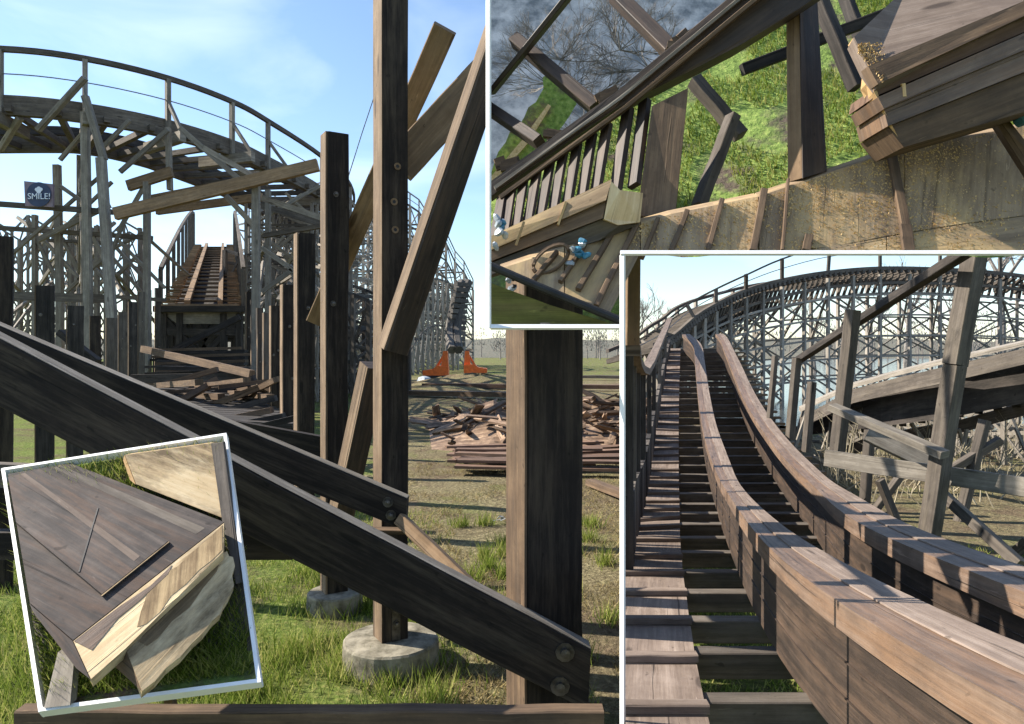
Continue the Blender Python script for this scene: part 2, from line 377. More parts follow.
# grass
def near_green():
    y = 2.5 + 5.0 * random.random() ** 1.5; x = R(-.78, .06) * y
    if x + .16 * y > 0 and random.random() < .35 + (x + .16 * y) * 1.2: return None
    g_ = mnoise.noise(V((x * 2.2, y * 2.2, 1)))
    if g_ < -.12 and random.random() < .85: return None
    return V((x, y, -.012 - max(0, .2 - g_) * .03))
tag(blades(near_green, 52000, .03, .10, .0035, lean=.7).build('grass', M['grass']), kind='stuff')
def tufts():
    k = random.randrange(len(TUFT)); c = TUFT[k]; a = R(0, 6.283); r = c[2] + abs(random.gauss(0, .05))
    return V((c[0] + math.cos(a) * r, c[1] + math.sin(a) * r, -.01))
TUFT = [(-.62, 3.8, .25), (-1.1, 4.6, .18), (.145, 3.18, .17), (-.62, 3.8, .25)] + [(R(-.7, .02) * y_, y_, R(0, .06)) for y_ in [2.7 + 2.8 * random.random() for _ in range(40)]] + [(R(-.12, .14) * y_, y_, R(0, .03)) for y_ in [3.2 + 4 * random.random() for _ in range(26)]]
tag(blades(tufts, 9000, .06, .15, .0035, lean=.6).build('grass_tufts', M['grass']), kind='stuff')
def near_dry():
    y = 2.5 + 8 * random.random() ** 1.3; x = R(-.14, .16) * y
    if mnoise.noise(V((x * 1.8, y * 1.8, 4))) < -.05: return None
    return V((x, y, -.01))
tag(blades(near_dry, 26000, .012, .05, .0035, lean=1.5).build('dry_grass', M['drygrass']), kind='stuff')
mm = MB()
for k in range(190):                  # far-off leafless wood closing the skyline
    a = math.radians(R(-50, 50)); d = R(120, 165); c = V((math.sin(a) * d, math.cos(a) * d, 0)); h = R(4.0, 8.5)
    mm.tube([c, c + Z * h * .7], .14, 4, .05)
    for j in range(70):
        r = R(0, 1) ** .5 * h * .34; t_ = R(0, 6.283); z = h * (.25 + .75 * random.random()); w_ = r * (1.15 - z / h * .6)
        p_ = c + V((math.cos(t_) * w_, math.sin(t_) * w_, z)); s_ = R(.12, .42)
        mm.tri(p_, p_ + V((R(-s_, s_), R(-s_, s_), s_ * 1.6)), p_ + V((s_ * .35, 0, R(-.1, .3))))
tag(mm.build('far_wood', M['twig']), kind='stuff')
def under_track():
    y = R(2.4, 6); x = R(.16, .9) * y
    return V((x, y, -.01))
tag(blades(under_track, 16000, .02, .06, .004, lean=.9).build('moss_and_grass', M['grass']), kind='stuff')

# ------------------------------------------------------------------ foreground posts
def face_dir(a): a = math.radians(a); return V((math.sin(a), -math.cos(a), 0))
def shaft(parent, base, top, w, h, ang=30, mat=None, name='shaft', lean=V((0, 0, 0)), ch=.006):
    m = MB(); n = face_dir(ang)
    m.beam(base, top + lean, w, h, up=n, ch=ch, seg=10, jit=.0022)
    return m.build(name, mat or M['tar'], parent)
def footing(parent, c, r, top):
    m = MB(); m.lathe(V((c.x, c.y, -.05)), Z, [(r * 1.02, 0), (r, .05 + top * .5), (r * .99, .04 + top), (r * .955, .05 + top), (r * .5, .058 + top), (.01, .06 + top)], 36, wob=.012)
    return m.build('footing', M['concrete'], parent, False)

b0 = W(391, 660, 3.8); b0.z = .12
p = thing('timber_post', V((b0.x, b0.y, 0)), 'tall dark timber post standing on the round concrete footing in the foreground', 'post')
shaft(p, b0, V((b0.x, b0.y, 3.75)), .14, .13, 30, M['tar'])
footing(p, b0, .245, .12)
nl0 = V((-math.cos(math.radians(30)), -math.sin(math.radians(30)), 0))
part(p, 'sunlit_side', M['flank'], lambda m: m.beam(b0 + nl0 * .0715, V((b0.x, b0.y, 3.75)) + nl0 * .0715, .126, .004, up=nl0, seg=10, jit=.0008))  # sunlit narrow face painted as a thin lighter skin
fn = face_dir(30)
for x, y in ((391, 165), (398, 201), (394, 229)):
    q = W(x, y, 3.72); q = V((b0.x, b0.y, q.z)) + fn * .066 + fn.cross(Z) * R(-.012, .012)
    m = MB(); m.lathe(q, fn, [(.019, 0), (.0185, .003), (.009, .002), (.0085, -.002)], 14); h_ = m.build('worn_ring', M['tan'], p)
    m = MB(); m.lathe(q, fn, [(.009, 0), (.0088, .0022), (.0005, .0023)], 12); m.build('bolt_hole', M['rubber'], h_)
pl_ = part(p, 'fixing_plate', M['steel'], lambda m: m.beam(V((b0.x, b0.y, .13)) + fn * .07, V((b0.x, b0.y, .37)) + fn * .07, .045, .008, up=fn))
for z in (.22, .29): bolt(pl_, V((b0.x, b0.y, z)) + fn * .075, fn, .012)
part(p, 'ledge_block', M['brown'], lambda m: m.beam(W(371, 530, 3.66), W(407, 531, 3.66), .07, .02, ch=.003))

b1 = W(546, 702, 3.18); b1.z = 0
p = thing('timber_post', b1, 'thick square dark post with one tan side behind the bolted end of the diagonal beam', 'post')
m = MB(); m.beam(b1 - Z * .1, V((b1.x, b1.y, 2.15)), .283, .157, up=face_dir(30), ch=.007, seg=12, jit=.003); m.build('shaft', M['tar'], p)
# tan side board on its left flank
nl = V((-math.cos(math.radians(30)), -math.sin(math.radians(30)), 0))
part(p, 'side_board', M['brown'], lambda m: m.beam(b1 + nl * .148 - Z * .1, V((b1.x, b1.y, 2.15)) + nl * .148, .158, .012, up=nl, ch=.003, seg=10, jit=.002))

# sawn-off rows
def row_post(x0, x1, ytop, d, label, mat, foot=None, ang=30, grp='sawn-off posts in two rows along the empty track bed'):
    xm = (x0 + x1) / 2; v = V((-(xm - 512) / F, -1, 0)).normalized()
    n = face_dir(ang); nl = V((-math.cos(math.radians(ang)), -math.sin(math.radians(ang)), 0))
    tot = (x1 - x0) / F * d; w = tot / (max(n.dot(v), .1) + .9 * abs(nl.dot(v)))
    base = W(xm, 400, d); base.z = 0
    p = thing('sawn_post', base, label, 'post', grp)
    m = MB(); top = V((base.x, base.y, W(xm, ytop, d).z))
    m.beam(base, top + V((R(-.02, .02), 0, 0)), w, w * .9, up=n, ch=.006, seg=8, jit=.004); m.build('shaft', mat, p)
    part(p, 'sunlit_side', M['flank'], lambda m: m.beam(base + nl * (w / 2 + .003), top + nl * (w / 2 + .003), w * .86, .012, up=nl, seg=6, jit=.001))  # thin lighter skin painting the sun on the left face
    if foot: footing(p, base, foot, .1)
    for k in range(2):
        z = top.z * R(.45, .9); bolt(p, V((base.x, base.y, z)) + n * w * .46 + n.cross(Z) * R(-.3, .3) * w, n, .012, 'washer')
    return p
row_post(322, 348, 135, 4.6, 'tallest sawn-off post, pale streaked, just left of the brown diagonal brace', M['tar'], .17)
right = [(295, 314, 234, 6.5, 'tar'), (281, 296, 285, 8.0, 'tar'), (270, 281, 306, 9.6, 'tar'), (263, 272, 313, 11.3, 'grey'), (257, 264, 308, 13, 'rail'), (251, 257, 300, 15, 'tar'), (246, 251, 292, 17.2, 'tar')]
names = ['second', 'third', 'fourth', 'fifth', 'sixth', 'seventh', 'eighth', 'ninth', 'tenth']
for i, (a, b, y, d, mt) in enumerate(right):
    row_post(a, b, y, d, '%s sawn-off post back along the right-hand row beside the empty track bed' % names[i], M[mt])
row_post(-6, 12, 237, 5.0, 'dark sawn-off post at the left edge of the photo behind the diagonal beam', M['tar'])
left = [(37, 53, 286, 7.6, 'black'), (68, 82, 306, 9.0, 'black'), (91, 101, 316, 10.2, 'tar'), (107, 117, 318, 11, 'grey'), (119, 127, 312, 12.2, 'grey'), (129, 137, 302, 13.2, 'black'), (138, 144, 292, 14.6, 'grey'), (147, 152, 290, 16.4, 'silver'), (155, 160, 288, 18, 'grey')]
for i, (a, b, y, d, mt) in enumerate(left):
    row_post(a, b, y, d, '%s sawn-off post from the left edge along the left-hand row' % names[i], M[mt])

# ------------------------------------------------------------------ foreground beams and braces
def slab(name, poly, d, th, mat, label, cat='beam', dd=None, group=None):
    m = MB(); ds = dd or [d] * len(poly)
    m.prism([W(x, y, q) for (x, y), q in zip(poly, ds)], Y * th)
    return tag(m.build(name, mat), label, cat, group)
o = thing('diagonal_beam', W(590, 711, 2.96), 'long black diagonal beam nearest the camera with two bolts at its lower end', 'beam')
m = MB(); n_ = 14
def edge(x0, y0, x1, y1, t): return (x0 + (x1 - x0) * t, y0 + (y1 - y0) * t)
rings = []
for i in range(n_ + 1):
    t = i / n_; a = edge(-70, 303, 591, 650, t); b = edge(-70, 371, 588, 712, t); j = R(-.5, .5)
    A, B = W(a[0], a[1] + j, 2.96), W(b[0], b[1] + j, 2.96)
    rings.append([B + Z * .004, B + Y * .004, B + Y * .085, A + Y * .085, A + Y * .005, A - Z * .005])
m.rings(rings); m.build('board', M['tar'], o)
part(o, 'sunlit_top', M['silver'], lambda m: m.prism([r[4] + Z * .002 for r in rings] + [r[3] + Z * .002 for r in rings[::-1]], Z * .003))  # pale strip painting the sunlit top edge of the dark beam
for x, y in ((565, 652), (560, 686)): bolt(o, W(x, y, 2.958), -Y, .026)
o = thing('diagonal_beam', W(405, 528, 3.56), 'shorter black diagonal beam behind the longest one, ending bolted at the post on the concrete footing', 'beam')
m = MB(); rings = []
for i in range(n_ + 1):
    t = i / n_; a = edge(-70, 297, 407, 499, t); b = edge(-70, 338, 405, 530, t)
    A, B = W(a[0], a[1], 3.56), W(b[0], b[1], 3.56)
    rings.append([B, B + Y * .075, A + Y * .075, A + Y * .004, A - Z * .005])
m.rings(rings); m.build('board', M['tar'], o)
part(o, 'sunlit_top', M['silver'], lambda m: m.prism([r[3] + Z * .002 for r in rings] + [r[2] + Z * .002 for r in rings[::-1]], Z * .003))  # sun on the upper edge painted as a pale strip
for x, y in ((388, 502), (391, 515)): bolt(o, W(x, y, 3.558), -Y, .017)
slab('diagonal_beam', [(140, 404), (345, 441), (345, 466), (140, 425)], 5.2, .07, M['tar'], 'short dark beam end poking out left of the leaning brace beyond both long diagonals')
slab('horizontal_beam', [(-60, 533), (292, 533), (292, 560), (-60, 560)], 3.25, .08, M['tar'], 'dark horizontal beam crossing behind the tilted picture tray')
slab('horizontal_beam', [(-60, 462), (130, 470), (130, 492), (-60, 486)], 3.35, .07, M['grey'], 'upper dark rail at far left behind the tilted picture tray')
m = MB(); q0, q1 = W(20, 708, 2.345), W(603, 707, 2.345); q0.z = q1.z = .43
m.beam(q0, q1, .06, .075, ch=.005, seg=12, jit=.0025)
tag(m.build('sleeper_beam', M['brown']), 'weathered horizontal timber along the very bottom edge of the photo', 'beam')

def saw_off(o_, x):                    # plumb saw cut through a timber
    import bmesh
    bm = bmesh.new(); bm.from_mesh(o_.data); c = ORI[o_.name]
    n = V((F, -(x - 512), 0)).normalized()
    r = bmesh.ops.bisect_plane(bm, geom=bm.verts[:] + bm.edges[:] + bm.faces[:], plane_co=V((0, 0, EYE)) - c, plane_no=n, clear_outer=True)
    bmesh.ops.holes_fill(bm, edges=[e for e in r['geom_cut'] if isinstance(e, bmesh.types.BMEdge)])
    bm.to_mesh(o_.data); bm.free()
def brace(name, a, b, da, db, wpx, th, mat, label, ang=30):
    m = MB(); p, q = W(a[0], a[1], da), W(b[0], b[1], db)
    m.beam(p, q, wpx * (da + db) / 2 / F, th, up=face_dir(ang), ch=.005, seg=8, jit=.002)
    o_ = m.build(name, mat)
    if mat == M['rail']:
        sd = (q - p).normalized().cross(face_dir(ang)).normalized(); sd = sd if sd.x < 0 else -sd
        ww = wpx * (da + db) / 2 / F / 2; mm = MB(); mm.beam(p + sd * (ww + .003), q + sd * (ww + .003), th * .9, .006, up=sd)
        w_ = mm.build('sunlit_side', M['flank'], o_)  # lit side of the brace painted in lighter brown
        if max(a[0], b[0]) > 489: saw_off(w_, 488.6)
    if max(a[0], b[0]) > 489: saw_off(o_, 488.6)
    return tag(o_, label, 'brace')
brace('brace', (393, 350), (512, 0), 3.66, 3.46, 25, .12, M['rail'], 'dark diagonal brace leaning right up across the front of the post on concrete')
brace('brace', (316, 322), (445, 28), 5.1, 4.0, 21, .06, M['tan'], 'tan brace rising behind the post with its square-cut end against the sky', ang=14)
brace('brace', (398, 168), (505, 52), 3.95, 4.1, 34, .06, M['tan'], 'short wide tan brace behind the post, between the two steeper braces', ang=14)
brace('brace', (374, 365), (337, 535), 4.0, 4.25, 20, .11, M['rail'], 'lower leaning brace propped against the left of the post on concrete', ang=38)
brace('brace', (400, 519), (486, 602), 3.55, 3.2, 13, .05, M['tan'], 'small brown strut dropping right from the post under the longest beam', ang=0)
m = MB(); m.tube([W(377, 88, 5), W(362, 133, 5), W(346, 184, 5)], .0035, 5)
tag(m.build('cable', M['wire']), 'thin slack steel cable against the blue sky left of the post', 'cable')

# ------------------------------------------------------------------ elevated bend, upper left
ZD = 6.6
def on_deck(x, y): return W(x, y, (ZD - EYE) * F / (HY - y))
raw = [on_deck(-120, 104), on_deck(0, 104), on_deck(85, 112), on_deck(168, 128), on_deck(232, 147), on_deck(268, 163), on_deck(322, 192), V((-6.0, 27.5, ZD)), V((-7.0, 32, ZD)), V((-9.5, 36, ZD))]
path = cr(raw, 5)
def nrm(path, i):
    a = path[min(i + 1, len(path) - 1)] - path[max(i - 1, 0)]; a.z = 0; a.normalize(); return V((-a.y, a.x, 0))
bend = thing('coaster_bend', V((-8, 18, 0)), 'high curved wooden track with a handrail bending across the upper left sky', 'coaster track')
def offs(path, o, dz): return [p + nrm(path, i) * o + Z * dz for i, p in enumerate(path)]
def strip(parent, name, path, w, h, mat):
    m = MB(); rings = []
    for i, p in enumerate(path):
        n = nrm(path, i); rings.append([p - n * w / 2 - Z * h / 2, p + n * w / 2 - Z * h / 2, p + n * w / 2 + Z * h / 2, p - n * w / 2 + Z * h / 2])
    m.rings(rings); return m.build(name, mat, parent)
strip(bend, 'edge_rail', offs(path, .1, 0), .16, .40, M['grey'])
strip(bend, 'rail', offs(path, .75, .14), .14, .2, M['black'])
strip(bend, 'rail', offs(path, 2.35, .14), .14, .2, M['black'])
strip(bend, 'edge_rail', offs(path, 2.9, 0), .16, .44, M['grey'])
strip(bend, 'handrail', offs(path, 0, 1.12), .09, .11, M['grey'])
strip(bend, 'wire', offs(path, 0, .62), .02, .02, M['wire'])
ties = Many(bend, 'tie', M['grey']); hp = Many(bend, 'handrail_post', M['silver']); po = Many(bend, 'post', M['silver']); br = Many(bend, 'cross_brace', M['silver'])
out = Many(bend, 'outrigger', M['silver'])
fine = []
for p in cr(raw, 40):
    if not fine or (p - fine[-1]).length > .85: fine.append(p)
for i, p in enumerate(fine):
    n = nrm(fine, i); ties.beam(p - n * .1 - Z * .1, p + n * 2.9 - Z * .1, .12, .13)
for i in range(5, len(path), 5):
    p = path[i]; n = nrm(path, i)
    hp.beam(p - Z * .2, p + Z * 1.1, .1, .1, up=n)
    out.beam(p - n * .65 - Z * .3, p + n * 1.0 - Z * .3, .14, .24)
    hp.beam(p - n * .6 - Z * .2, p + Z * .6, .07, .07, up=Z)
    if i in (10, 35, 40, 45):
        for o_ in (.0, 3.0):
            po.beam(V((p.x, p.y, 0)) + n * o_, p + n * o_ - Z * .25, .15, .15, up=n)
        for z0, z1 in ((.3, 3.2), (3.3, 6.2)):
            br.beam(V((p.x, p.y, z0)) + n * .1, V((p.x, p.y, z1)) + n * 2.9, .12, .06)
            br.beam(V((p.x, p.y, z1)) + n * .1, V((p.x, p.y, z0)) + n * 2.9, .12, .06)
        for z in (3.25, 1.7, 4.8): br.beam(V((p.x, p.y, z)) - n * .3, V((p.x, p.y, z)) + n * 3.3, .08, .2)
for q in (ties, hp, po, br, out): q.done()
# its front frame work: leaning posts, girders and diagonals
fr = thing('trestle', V((-6.5, 15, 0)), 'front trestle frame carrying a long pale girder below the high bend', 'trestle')
ps = Many(fr, 'post', M['silver']); gi = Many(fr, 'girder', M['tan']); dg = Many(fr, 'diagonal', M['silver']); hz = Many(fr, 'horizontal', M['grey'])
def I(q, a, b, da, db, w, th=.18): 
    p_, q_ = W(a[0], a[1], da), W(b[0], b[1], db); q.beam(p_, q_, w * (.85 if w > 8 else .72) * (da + db) / 2 / F, th * .7, up=-Y)
def Ip(q, a, b, da, db, w, th=.18):                # a post: carried down to the ground
    p_, q_ = W(a[0], a[1], da), W(b[0], b[1], db); e = q_ + (q_ - p_) * ((q_.z) / max(p_.z - q_.z, .1)) if False else V((q_.x, q_.y, 0))
    q.beam(p_, q_, w * .75 * da / F, th * .75, up=-Y); q.beam(q_, e, w * .75 * da / F, th * .75, up=-Y)
Ip(ps, (85, 112), (88, 290), 15.2, 15.2, 9); Ip(ps, (101, 158), (114, 350), 15.0, 14.6, 11); I(ps, (168, 128), (170, 190), 16.2, 16.2, 6)
Ip(ps, (256, 172), (256, 330), 14.9, 14.9, 9); Ip(ps, (57, 165), (60, 300), 17, 17, 8); Ip(ps, (268, 190), (268, 300), 16.6, 16.6, 6)
Ip(ps, (35, 215), (35, 330), 18, 18, 5); Ip(ps, (71, 222), (71, 330), 19, 19, 5); Ip(ps, (97, 226), (97, 330), 19.5, 19.5, 5); Ip(ps, (147, 182), (147, 330), 16, 16, 7)
I(ps, (85, 96), (104, 160), 15, 15, 8)
I(ps, (38, 130), (85, 78), 15.2, 15, 6); I(ps, (0, 150), (20, 118), 15.6, 15.2, 6)
I(gi, (115, 214), (318, 165), 14.6, 14.8, 14, .2); I(gi, (150, 200), (262, 178), 17.2, 17.2, 10); I(gi, (157, 211), (262, 197), 18.5, 18, 9)
I(gi, (128, 186), (172, 172), 16, 16, 12)
for a, b, d, w in (((-30, 202), (112, 212), 15.3, 7), ((-30, 226), (152, 238), 17, 6), ((-10, 295), (112, 299), 15.5, 10), ((40, 240), (110, 243), 18, 4), ((100, 296), (165, 300), 17, 5), ((262, 236), (322, 226), 16, 6), ((262, 206), (322, 224), 17, 8)):
    I(hz, a, b, d, d, w)
for a, b, d, w in (((12, 254), (105, 172), 16.5, 4), ((38, 240), (110, 205), 16.8, 7), ((60, 232), (112, 182), 17, 4), ((28, 222), (56, 278), 18, 4), ((62, 238), (84, 280), 18, 5), ((44, 240), (84, 284), 17.5, 4), ((66, 292), (112, 250), 17.5, 5), ((90, 230), (112, 275), 17, 5), ((88, 262), (112, 286), 18, 5),
                   ((60, 186), (86, 204), 16, 5), ((118, 240), (165, 288), 17, 4), ((118, 232), (150, 176), 16.5, 5), ((104, 270), (128, 212), 16, 4), ((60, 160), (84, 132), 15.8, 5), ((100, 150), (130, 120), 15.6, 5), ((120, 172), (168, 130), 16, 6),
                   ((204, 148), (268, 184), 15, 7), ((226, 196), (262, 234), 15.2, 7), ((180, 128), (240, 180), 15.6, 7), ((262, 198), (322, 218), 15.4, 8), ((262, 248), (300, 275), 15.5, 6), ((262, 292), (292, 270), 15.5, 6), ((270, 214), (320, 186), 17, 5), ((150, 230), (110, 250), 18, 4)):
    I(dg, a, b, d, d, w, .1)
for k in range(26):                   # thin back bracing far in the frame
    x = R(-10, 150); y = R(215, 285); I(dg, (x, y), (x + random.choice((-1, 1)) * R(25, 50), y + R(30, 60)), R(19, 24), R(19, 24), R(3, 4.5), .1)
for k in range(30):
    x = R(262, 325); y = R(190, 290); I(dg, (x, y), (max(258, x + random.choice((-1, 1)) * R(20, 60)), y + R(10, 45)), R(17, 24), R(17, 24), R(3, 5.5), .1)
for x in (20, 46, 82, 106, 126, 140): Ip(ps, (x, R(225, 250)), (x, 330), 22, 22, 3.6)
for q in (ps, gi, dg, hz): q.done()

# sign with crest and lettering
sg = thing('sign', W(39, 208, 15.1), 'dark blue round sign on a square board reading SMILE, hung on the trestle', 'sign')
part(sg, 'board', M['signbed'], lambda m: m.prism([W(24, 181, 15.05), W(53, 184, 15.05), W(53, 207, 15.05), W(25, 206, 15.05)], Y * .05))
part(sg, 'disc', M['navy'], lambda m: m.lathe(W(39, 194.5, 15.04), -Y, [(.25, 0), (.25, .015), (.01, .016)], 28))
tx = bpy.data.curves.new('lettering', 'FONT'); tx.body = 'SMILE!'; tx.size = .17; tx.align_x = 'CENTER'; tx.extrude = .004
to = bpy.data.objects.new('lettering', tx); C.objects.link(to); bpy.context.view_layer.update()
me = bpy.data.meshes.new_from_object(to.evaluated_get(bpy.context.evaluated_depsgraph_get())); bpy.data.objects.remove(to)
me.name = 'lettering'; me.materials.clear(); me.materials.append(M['signwhite'])
to = bpy.data.objects.new('lettering', me); C.objects.link(to); to.parent = sg; to.location = W(39, 199, 14.99) - ORI[sg.name]; to.rotation_euler = (math.pi / 2, 0, 0)
part(sg, 'crest', M['signwhite'], lambda m: [m.lathe(W(39 + a, 189.5 + b, 15.02), -Y, [(r, 0), (r, .012), (.001, .013)], 10) for a, b, r in ((-2.2, 0, .035), (0, -1, .04), (2.2, 0, .035), (0, 1.6, .05))])

# ------------------------------------------------------------------ straight ramp section
ramp_ = thing('track_ramp', V((-8.4, 20, 0)), 'straight slatted track section with handrails rising away under the girder', 'coaster track')
nl_, nr_ = W(163, 306, 20), W(241, 306, 20); fl_, fr_ = W(195, 246, 39), W(233, 246, 39)
def RP(u, v, h=0): return lerp(lerp(nl_, nr_, u), lerp(fl_, fr_, u), v) + Z * h
def rs(name, u0, u1, h, th, mat):
    m = MB(); m.prism([RP(u0, 0, h), RP(u1, 0, h), RP(u1, 1, h), RP(u0, 1, h)], -Z * th); return m.build(name, mat, ramp_)
rs('rail', .27, .345, .16, .2, M['tan']); rs('rail', .70, .765, .16, .2, M['tan'])
sl = Many(ramp_, 'slat', M['tan']); 
for k in range(19):
    v = (k / 19) ** 1.1; sl.beam(RP(.0, v, .02), RP(1.0, v, .02), .34, .05)
part(ramp_, 'gap_shade_sheet', M['black'], lambda m: m.prism([RP(.02, .01, -.12), RP(.98, .01, -.12), RP(.98, 1, -.12), RP(.02, 1, -.12)], -Z * .05))  # added black sheet that darkens the gaps between the slats
sl.done()
cl = Many(ramp_, 'cleat', M['tan'])
for k in range(48):
    v = k / 48; cl.beam(RP(.01, v, .09), RP(.17, v, .09), .16, .04); cl.beam(RP(.84, v, .09), RP(.99, v, .09), .16, .04)
cl.done()
hr = Many(ramp_, 'handrail', M['grey']); hq = Many(ramp_, 'handrail_post', M['grey'])
for u in (-.03, 1.03):
    prev = None
    for k in range(9):
        v = k / 8; h = 1.0 + .9 * math.sin(v * 1.7) * (1 if v < .9 else .8)
        p_ = RP(u, v, 0); hq.beam(p_ - Z * .2, p_ + Z * h, .09, .09, up=X); q_ = p_ + Z * h
        if prev is not None: hr.beam(prev, q_, .1, .12)
        prev = q_
hr.done(); hq.done()
part(ramp_, 'end_board', M['silver'], lambda m: m.prism([RP(-.08, 0, -.08), RP(1.02, 0, -.08), RP(.82, .0, -.48), RP(.18, .0, -.48)], Y * .15))
part(ramp_, 'end_beam', M['black'], lambda m: m.beam(RP(-.1, -.01, -.05), RP(1.05, -.01, -.05), .2, .16))
su = Many(ramp_, 'post', M['black']); sb = Many(ramp_, 'cross_brace', M['black'])
for k in range(8):
    v = k / 8
    for u in (0.02, .22, .78, .98):
        p_ = RP(u, v, -.2); su.beam(V((p_.x, p_.y, 0)), p_, .15, .15, up=Y)
    a, b = RP(0, v, -.3), RP(1, v, -.3)
    sb.beam(V((a.x, a.y, .3)), b, .07, .16); sb.beam(V((b.x, b.y, .3)), a, .07, .16)
    for z in (.5, 1.3, 2.1): sb.beam(V((a.x, a.y, z)), V((b.x, b.y, z)), .1, .2)
su.done(); sb.done()

# floor timbers between the two rows
fl = thing('track_bed', V((-4.6, 10, 0)), 'tangle of dark cross timbers left between the two rows of sawn-off posts', 'track bed')
jo = Many(fl, 'joist', M['black']); jb = Many(fl, 'brace', M['brown'])
def J(q, a, b, da, db, w, th=.1): q.beam(W(a[0], a[1], da), W(b[0], b[1], db), w * (da + db) / 2 / F, th, up=-Y)
J(jb, (143, 349), (252, 374), 13.5, 11.5, 7); J(jo, (132, 379), (254, 377), 12.5, 12, 9); J(jo, (168, 353), (240, 317), 17, 17, 6)
for y, d in ((352, 18), (357, 17), (362, 16), (368, 14.5)): J(jo, (160, y), (246, y + 1), d, d, 4, .3)
for a, b, d in (((170, 412), (255, 378), 11), ((150, 402), (252, 384), 11.5), ((185, 416), (268, 384), 9.5), ((196, 418), (276, 398), 9), ((205, 424), (272, 410), 8), ((220, 428), (284, 416), 7.4), ((233, 433), (300, 417), 6.8), ((138, 398), (176, 392), 12), ((60, 332), (98, 362), 9.5)):
    J(jb if R(0, 1) < .4 else jo, a, b, d, d, 6, .12)
for k in range(16):
    y = 388 + k * 2.2; J(jo, (140 + k * 4, y), (250 + k * 3, y + 4), 11.5 - k * .28, 11.5 - k * .28, 5, .2)
for k in range(22):
    x = R(150, 240); y = R(384, 420); J(jb, (x, y), (x + R(35, 75), y + R(-22, 8)), R(9, 12), R(9, 12), R(3.5, 6), .1)
for k in range(12): J(jo if k % 2 else jb, (R(140, 160), 350 + k * 3.4), (R(240, 256), 348 + k * 3.2), 17 - k * .3, 17 - k * .3, 2.5, .2)
for k in range(14): J(jo, (140 + k * 8, 356), (138 + k * 8, 400), 18.5, 18.5, 4)
jo.done(); jb.done()

# ------------------------------------------------------------------ trestle walls
def trestle(name, label, base, tops, levels, mat, mat2, wid=3.0, pw=.2, hand=1.1, rows=2, deck=True):
    t = thing(name, base[len(base) // 2], label, 'trestle')
    P = Many(t, 'post', mat); Hz = Many(t, 'ledger', mat2); B = Many(t, 'cross_brace', mat); Rl = Many(t, 'handrail', mat)
    n = len(base); tr = None; prev = None
    for i in range(n):
        a = (base[min(i + 1, n - 1)] - base[max(i - 1, 0)]); a.z = 0; a.normalize(); nn = V((-a.y, a.x, 0))
        col = []
        for r in range(rows):
            g = base[i] + nn * (wid * r / max(rows - 1, 1)); P.beam(g, g + Z * tops[i], pw, pw, up=nn); col.append(g)
        if hand: P.beam(col[0] + Z * tops[i], col[0] + Z * (tops[i] + hand), pw * .5, pw * .5, up=nn)
        if prev:
            pc, pt = prev
            for r in range(rows):
                nl = max(2, int(max(tops[i], pt) / levels))
                for k in range(1, nl + 1):
                    f = k / nl
                    Hz.beam(pc[r] + Z * pt * f, col[r] + Z * tops[i] * f, pw * .4, pw * .8)
                    if random.random() < .8: B.beam(pc[r] + Z * pt * (k - 1) / nl, col[r] + Z * tops[i] * f, pw * .3, pw * .6)
                    if random.random() < .6: B.beam(pc[r] + Z * pt * f, col[r] + Z * tops[i] * (k - 1) / nl, pw * .3, pw * .6)
            if hand:
                Rl.beam(pc[0] + Z * (pt + hand), col[0] + Z * (tops[i] + hand), pw * .4, pw * .5); Rl.beam(pc[0] + Z * (pt + hand * .5), col[0] + Z * (tops[i] + hand * .5), pw * .2, pw * .25)
        if rows > 1:
            k = levels
            while k < tops[i]:
                Hz.beam(col[0] + Z * k, col[-1] + Z * k, pw * .4, pw * .8); B.beam(col[0] + Z * (k - levels), col[-1] + Z * k, pw * .3, pw * .6); k += levels
        prev = (col, tops[i])
    if deck:
        m = MB(); rg = []
        for i in range(n):
            a = (base[min(i + 1, n - 1)] - base[max(i - 1, 0)]); a.z = 0; a.normalize(); nn = V((-a.y, a.x, 0)); c = base[i] + Z * tops[i]
            rg.append([c - nn * .3 - Z * .2, c + nn * (wid + .3) - Z * .2, c + nn * (wid + .3) + Z * .2, c - nn * .3 + Z * .2])
        m.rings(rg); m.build('deck', mat2, t)
    for q in (P, Hz, B, Rl): q.done()
    return t
def gp(x, d): return V(((x - 512) / F * d, d, 0))
def ht(y, d): return EYE + (HY - y) / F * d
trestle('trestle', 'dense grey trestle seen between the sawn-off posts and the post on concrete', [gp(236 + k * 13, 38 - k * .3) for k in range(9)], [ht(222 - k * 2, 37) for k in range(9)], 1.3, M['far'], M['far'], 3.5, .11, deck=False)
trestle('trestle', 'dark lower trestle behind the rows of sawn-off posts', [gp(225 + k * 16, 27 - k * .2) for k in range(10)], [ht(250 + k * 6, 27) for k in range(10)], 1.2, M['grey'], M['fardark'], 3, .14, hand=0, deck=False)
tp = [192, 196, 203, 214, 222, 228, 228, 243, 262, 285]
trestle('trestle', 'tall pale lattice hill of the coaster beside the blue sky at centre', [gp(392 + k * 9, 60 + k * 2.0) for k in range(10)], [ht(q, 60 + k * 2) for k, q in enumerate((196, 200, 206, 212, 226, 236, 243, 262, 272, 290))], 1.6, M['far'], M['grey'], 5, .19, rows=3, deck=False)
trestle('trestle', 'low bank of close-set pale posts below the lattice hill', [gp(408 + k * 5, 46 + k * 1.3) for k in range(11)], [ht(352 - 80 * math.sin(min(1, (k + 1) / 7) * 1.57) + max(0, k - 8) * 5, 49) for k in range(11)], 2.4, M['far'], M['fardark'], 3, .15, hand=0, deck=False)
dp = thing('track_dip', gp(452, 52), 'dark dipping length of track curling down the lattice hill', 'coaster track')
